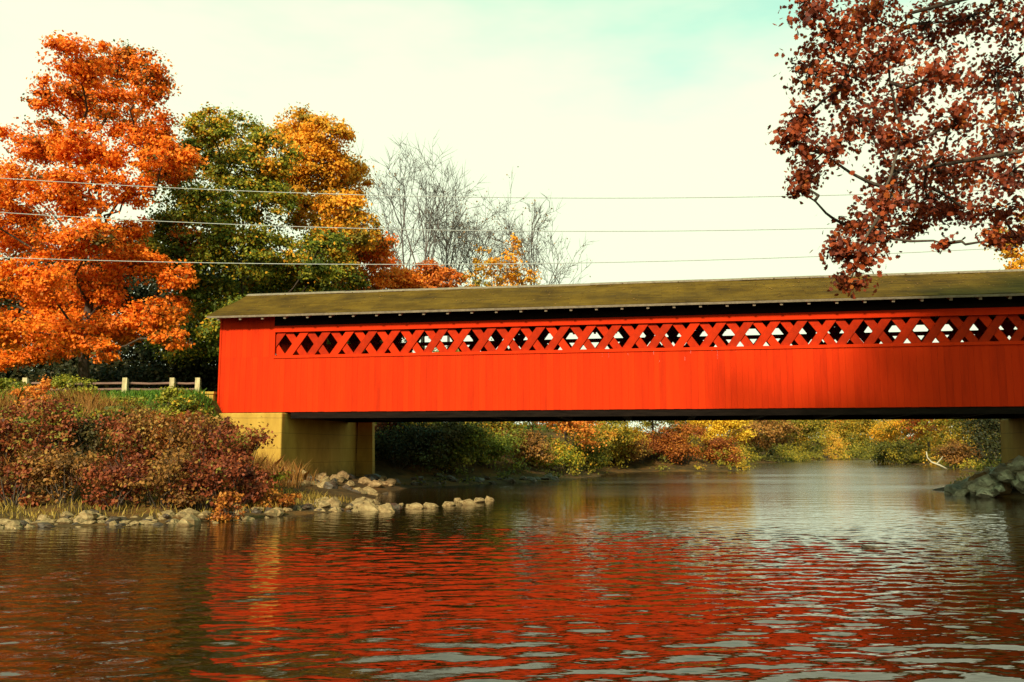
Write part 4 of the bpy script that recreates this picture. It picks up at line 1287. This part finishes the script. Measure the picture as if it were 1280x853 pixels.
for i in range(140):                                    # unseen crown above the frame, looser towards the river, shaped to shade the bridge
    t = rng.random() ** 0.55
    c = np.array((0.5 + 19.5 * t, rng.uniform(9, 13.5 + 4.5 * t), rng.uniform(12.0, 20.0 - 4 * (1 - t))))
    oak_lobes.append((c, np.array((1.5, 1.5, 1.0)) * (0.5 + 0.6 * t), 0))
limb_start = [(-0.3, 0.4, 4.0), (-0.9, 1.2, 8.0), (-1.35, 1.8, 10.5)]
majors = [(7.2, 15.0, 9.6), (7.6, 15.5, 6.9), (10.5, 16.0, 9.0), (7.0, 13.5, 13.0), (12.5, 15.0, 14.0), (9.0, 10.0, 13.5), (17.5, 13.0, 12.0), (10.5, 15.0, 6.6)]
maj_pts = []
for i, mj in enumerate(majors):
    st = np.array(limb_start[0 if mj[2] < 8 else (1 if mj[2] < 11 else 2)])
    pts = crook(st, np.array(mj) - ob, 6, 0.05, 0.05)
    MB().tube(pts, np.linspace(0.12, 0.03, len(pts)), 7).build('limb', M['bark'], oak, smooth=True)
    maj_pts += pts[2:]
maj = np.array(maj_pts)
nodes = [q for q in maj]
oak_lobes.sort(key=lambda l: np.min(np.linalg.norm(maj - (l[0] - ob), axis=1)))
cents = []
for (c, r, vis) in oak_lobes:
    q = c - ob
    na = np.array(nodes)
    cost = np.linalg.norm(na - q, axis=1) + 0.12 * np.linalg.norm(na - np.array((-1.0, 1.5, 9.0)), axis=1)
    near = na[np.argmin(cost)]
    tw = MB()
    path = crook(near, q, 4, 0.09, -0.03)
    nodes += path[2:]
    tw.tube(path, np.linspace(0.034, 0.014, 5), 5)
    n_c = 14 if vis else 9
    cc, dd = clumps_in(q, r * 0.95, n_c, 0.25)
    for j in range(n_c):
        tw.tube(crook(q, cc[j], 3, 0.12), np.linspace(0.014, 0.006, 4), 4)
        m = int((34 if vis else 36) * (r[0] / 0.45) ** (1.15 if vis else 0.6) * rng.uniform(0.4, 1.6))
        m = max(5, min(m, 110))
        g = unit(rng.normal(0, 1, (m, 3))) * np.minimum(np.abs(rng.normal(0, 0.65, m)), 1.2)[:, None]
        rr = min(0.6 if vis else 0.9, r.mean() * 0.95)
        oak_pos.append(cc[j] + g * np.array((rr * 1.15, rr * 1.15, rr * 0.8)))
        oak_size.append(np.full(m, 0.094 if vis else 0.2))
        oak_out.append(unit(g + dd[j] * 0.5))
        cents.append(rng.normal(0, 0.14, m) + 0.5 + rng.normal(0, 0.16))
    tw.build('twig', M['bark'], oak, smooth=True)
OP, OO, OT = np.concatenate(oak_pos), np.concatenate(oak_out), np.clip(np.concatenate(cents), 0, 1)
wpos = OP + ob
u = wpos[:, 0] / wpos[:, 1] * FPX
v = (wpos[:, 2] - CAM_H) / wpos[:, 1] * FPX
inview = (u < 640) & (v < 560) & (np.concatenate(oak_size) < 0.15)
order = np.argsort(np.where(inview, wpos[:, 1], 1e9))
first = order[:300]
rest = np.setdiff1d(np.arange(len(OP)), first)
nv = len(LEAF_OAK_POLY)
me = leaves_mesh('crown', OP[rest], OO[rest], np.concatenate(oak_size)[rest], OT[rest], LM['oak'], (LEAF_OAK_POLY, np.arange(nv)[None]), up=0.3, rnd=1.0)
tag(link('crown', me, oak), kind='stuff')
lv = [mesh_from('leaf', LEAF_OAK_POLY - np.array((0, 0.5, 0)), [tuple(range(nv))], LM['oak'], False, [t]) for t in (0.2, 0.4, 0.55, 0.7, 0.85)]
import mathutils
b_, a_, c_ = leaf_frames(OP[first], OO[first], 0.3, 1.0)
for i, k in enumerate(first):
    o = link('leaf', lv[int(OT[k] * 4.99)], oak)
    s = 0.100 * random.uniform(0.75, 1.25)
    mt = mathutils.Matrix(((*[float(q) * s for q in (b_[i][0], a_[i][0], c_[i][0])], OP[k][0]), (*[float(q) * s for q in (b_[i][1], a_[i][1], c_[i][1])], OP[k][1]),
                           (*[float(q) * s for q in (b_[i][2], a_[i][2], c_[i][2])], OP[k][2]), (0, 0, 0, 1)))
    o.matrix_local = mt
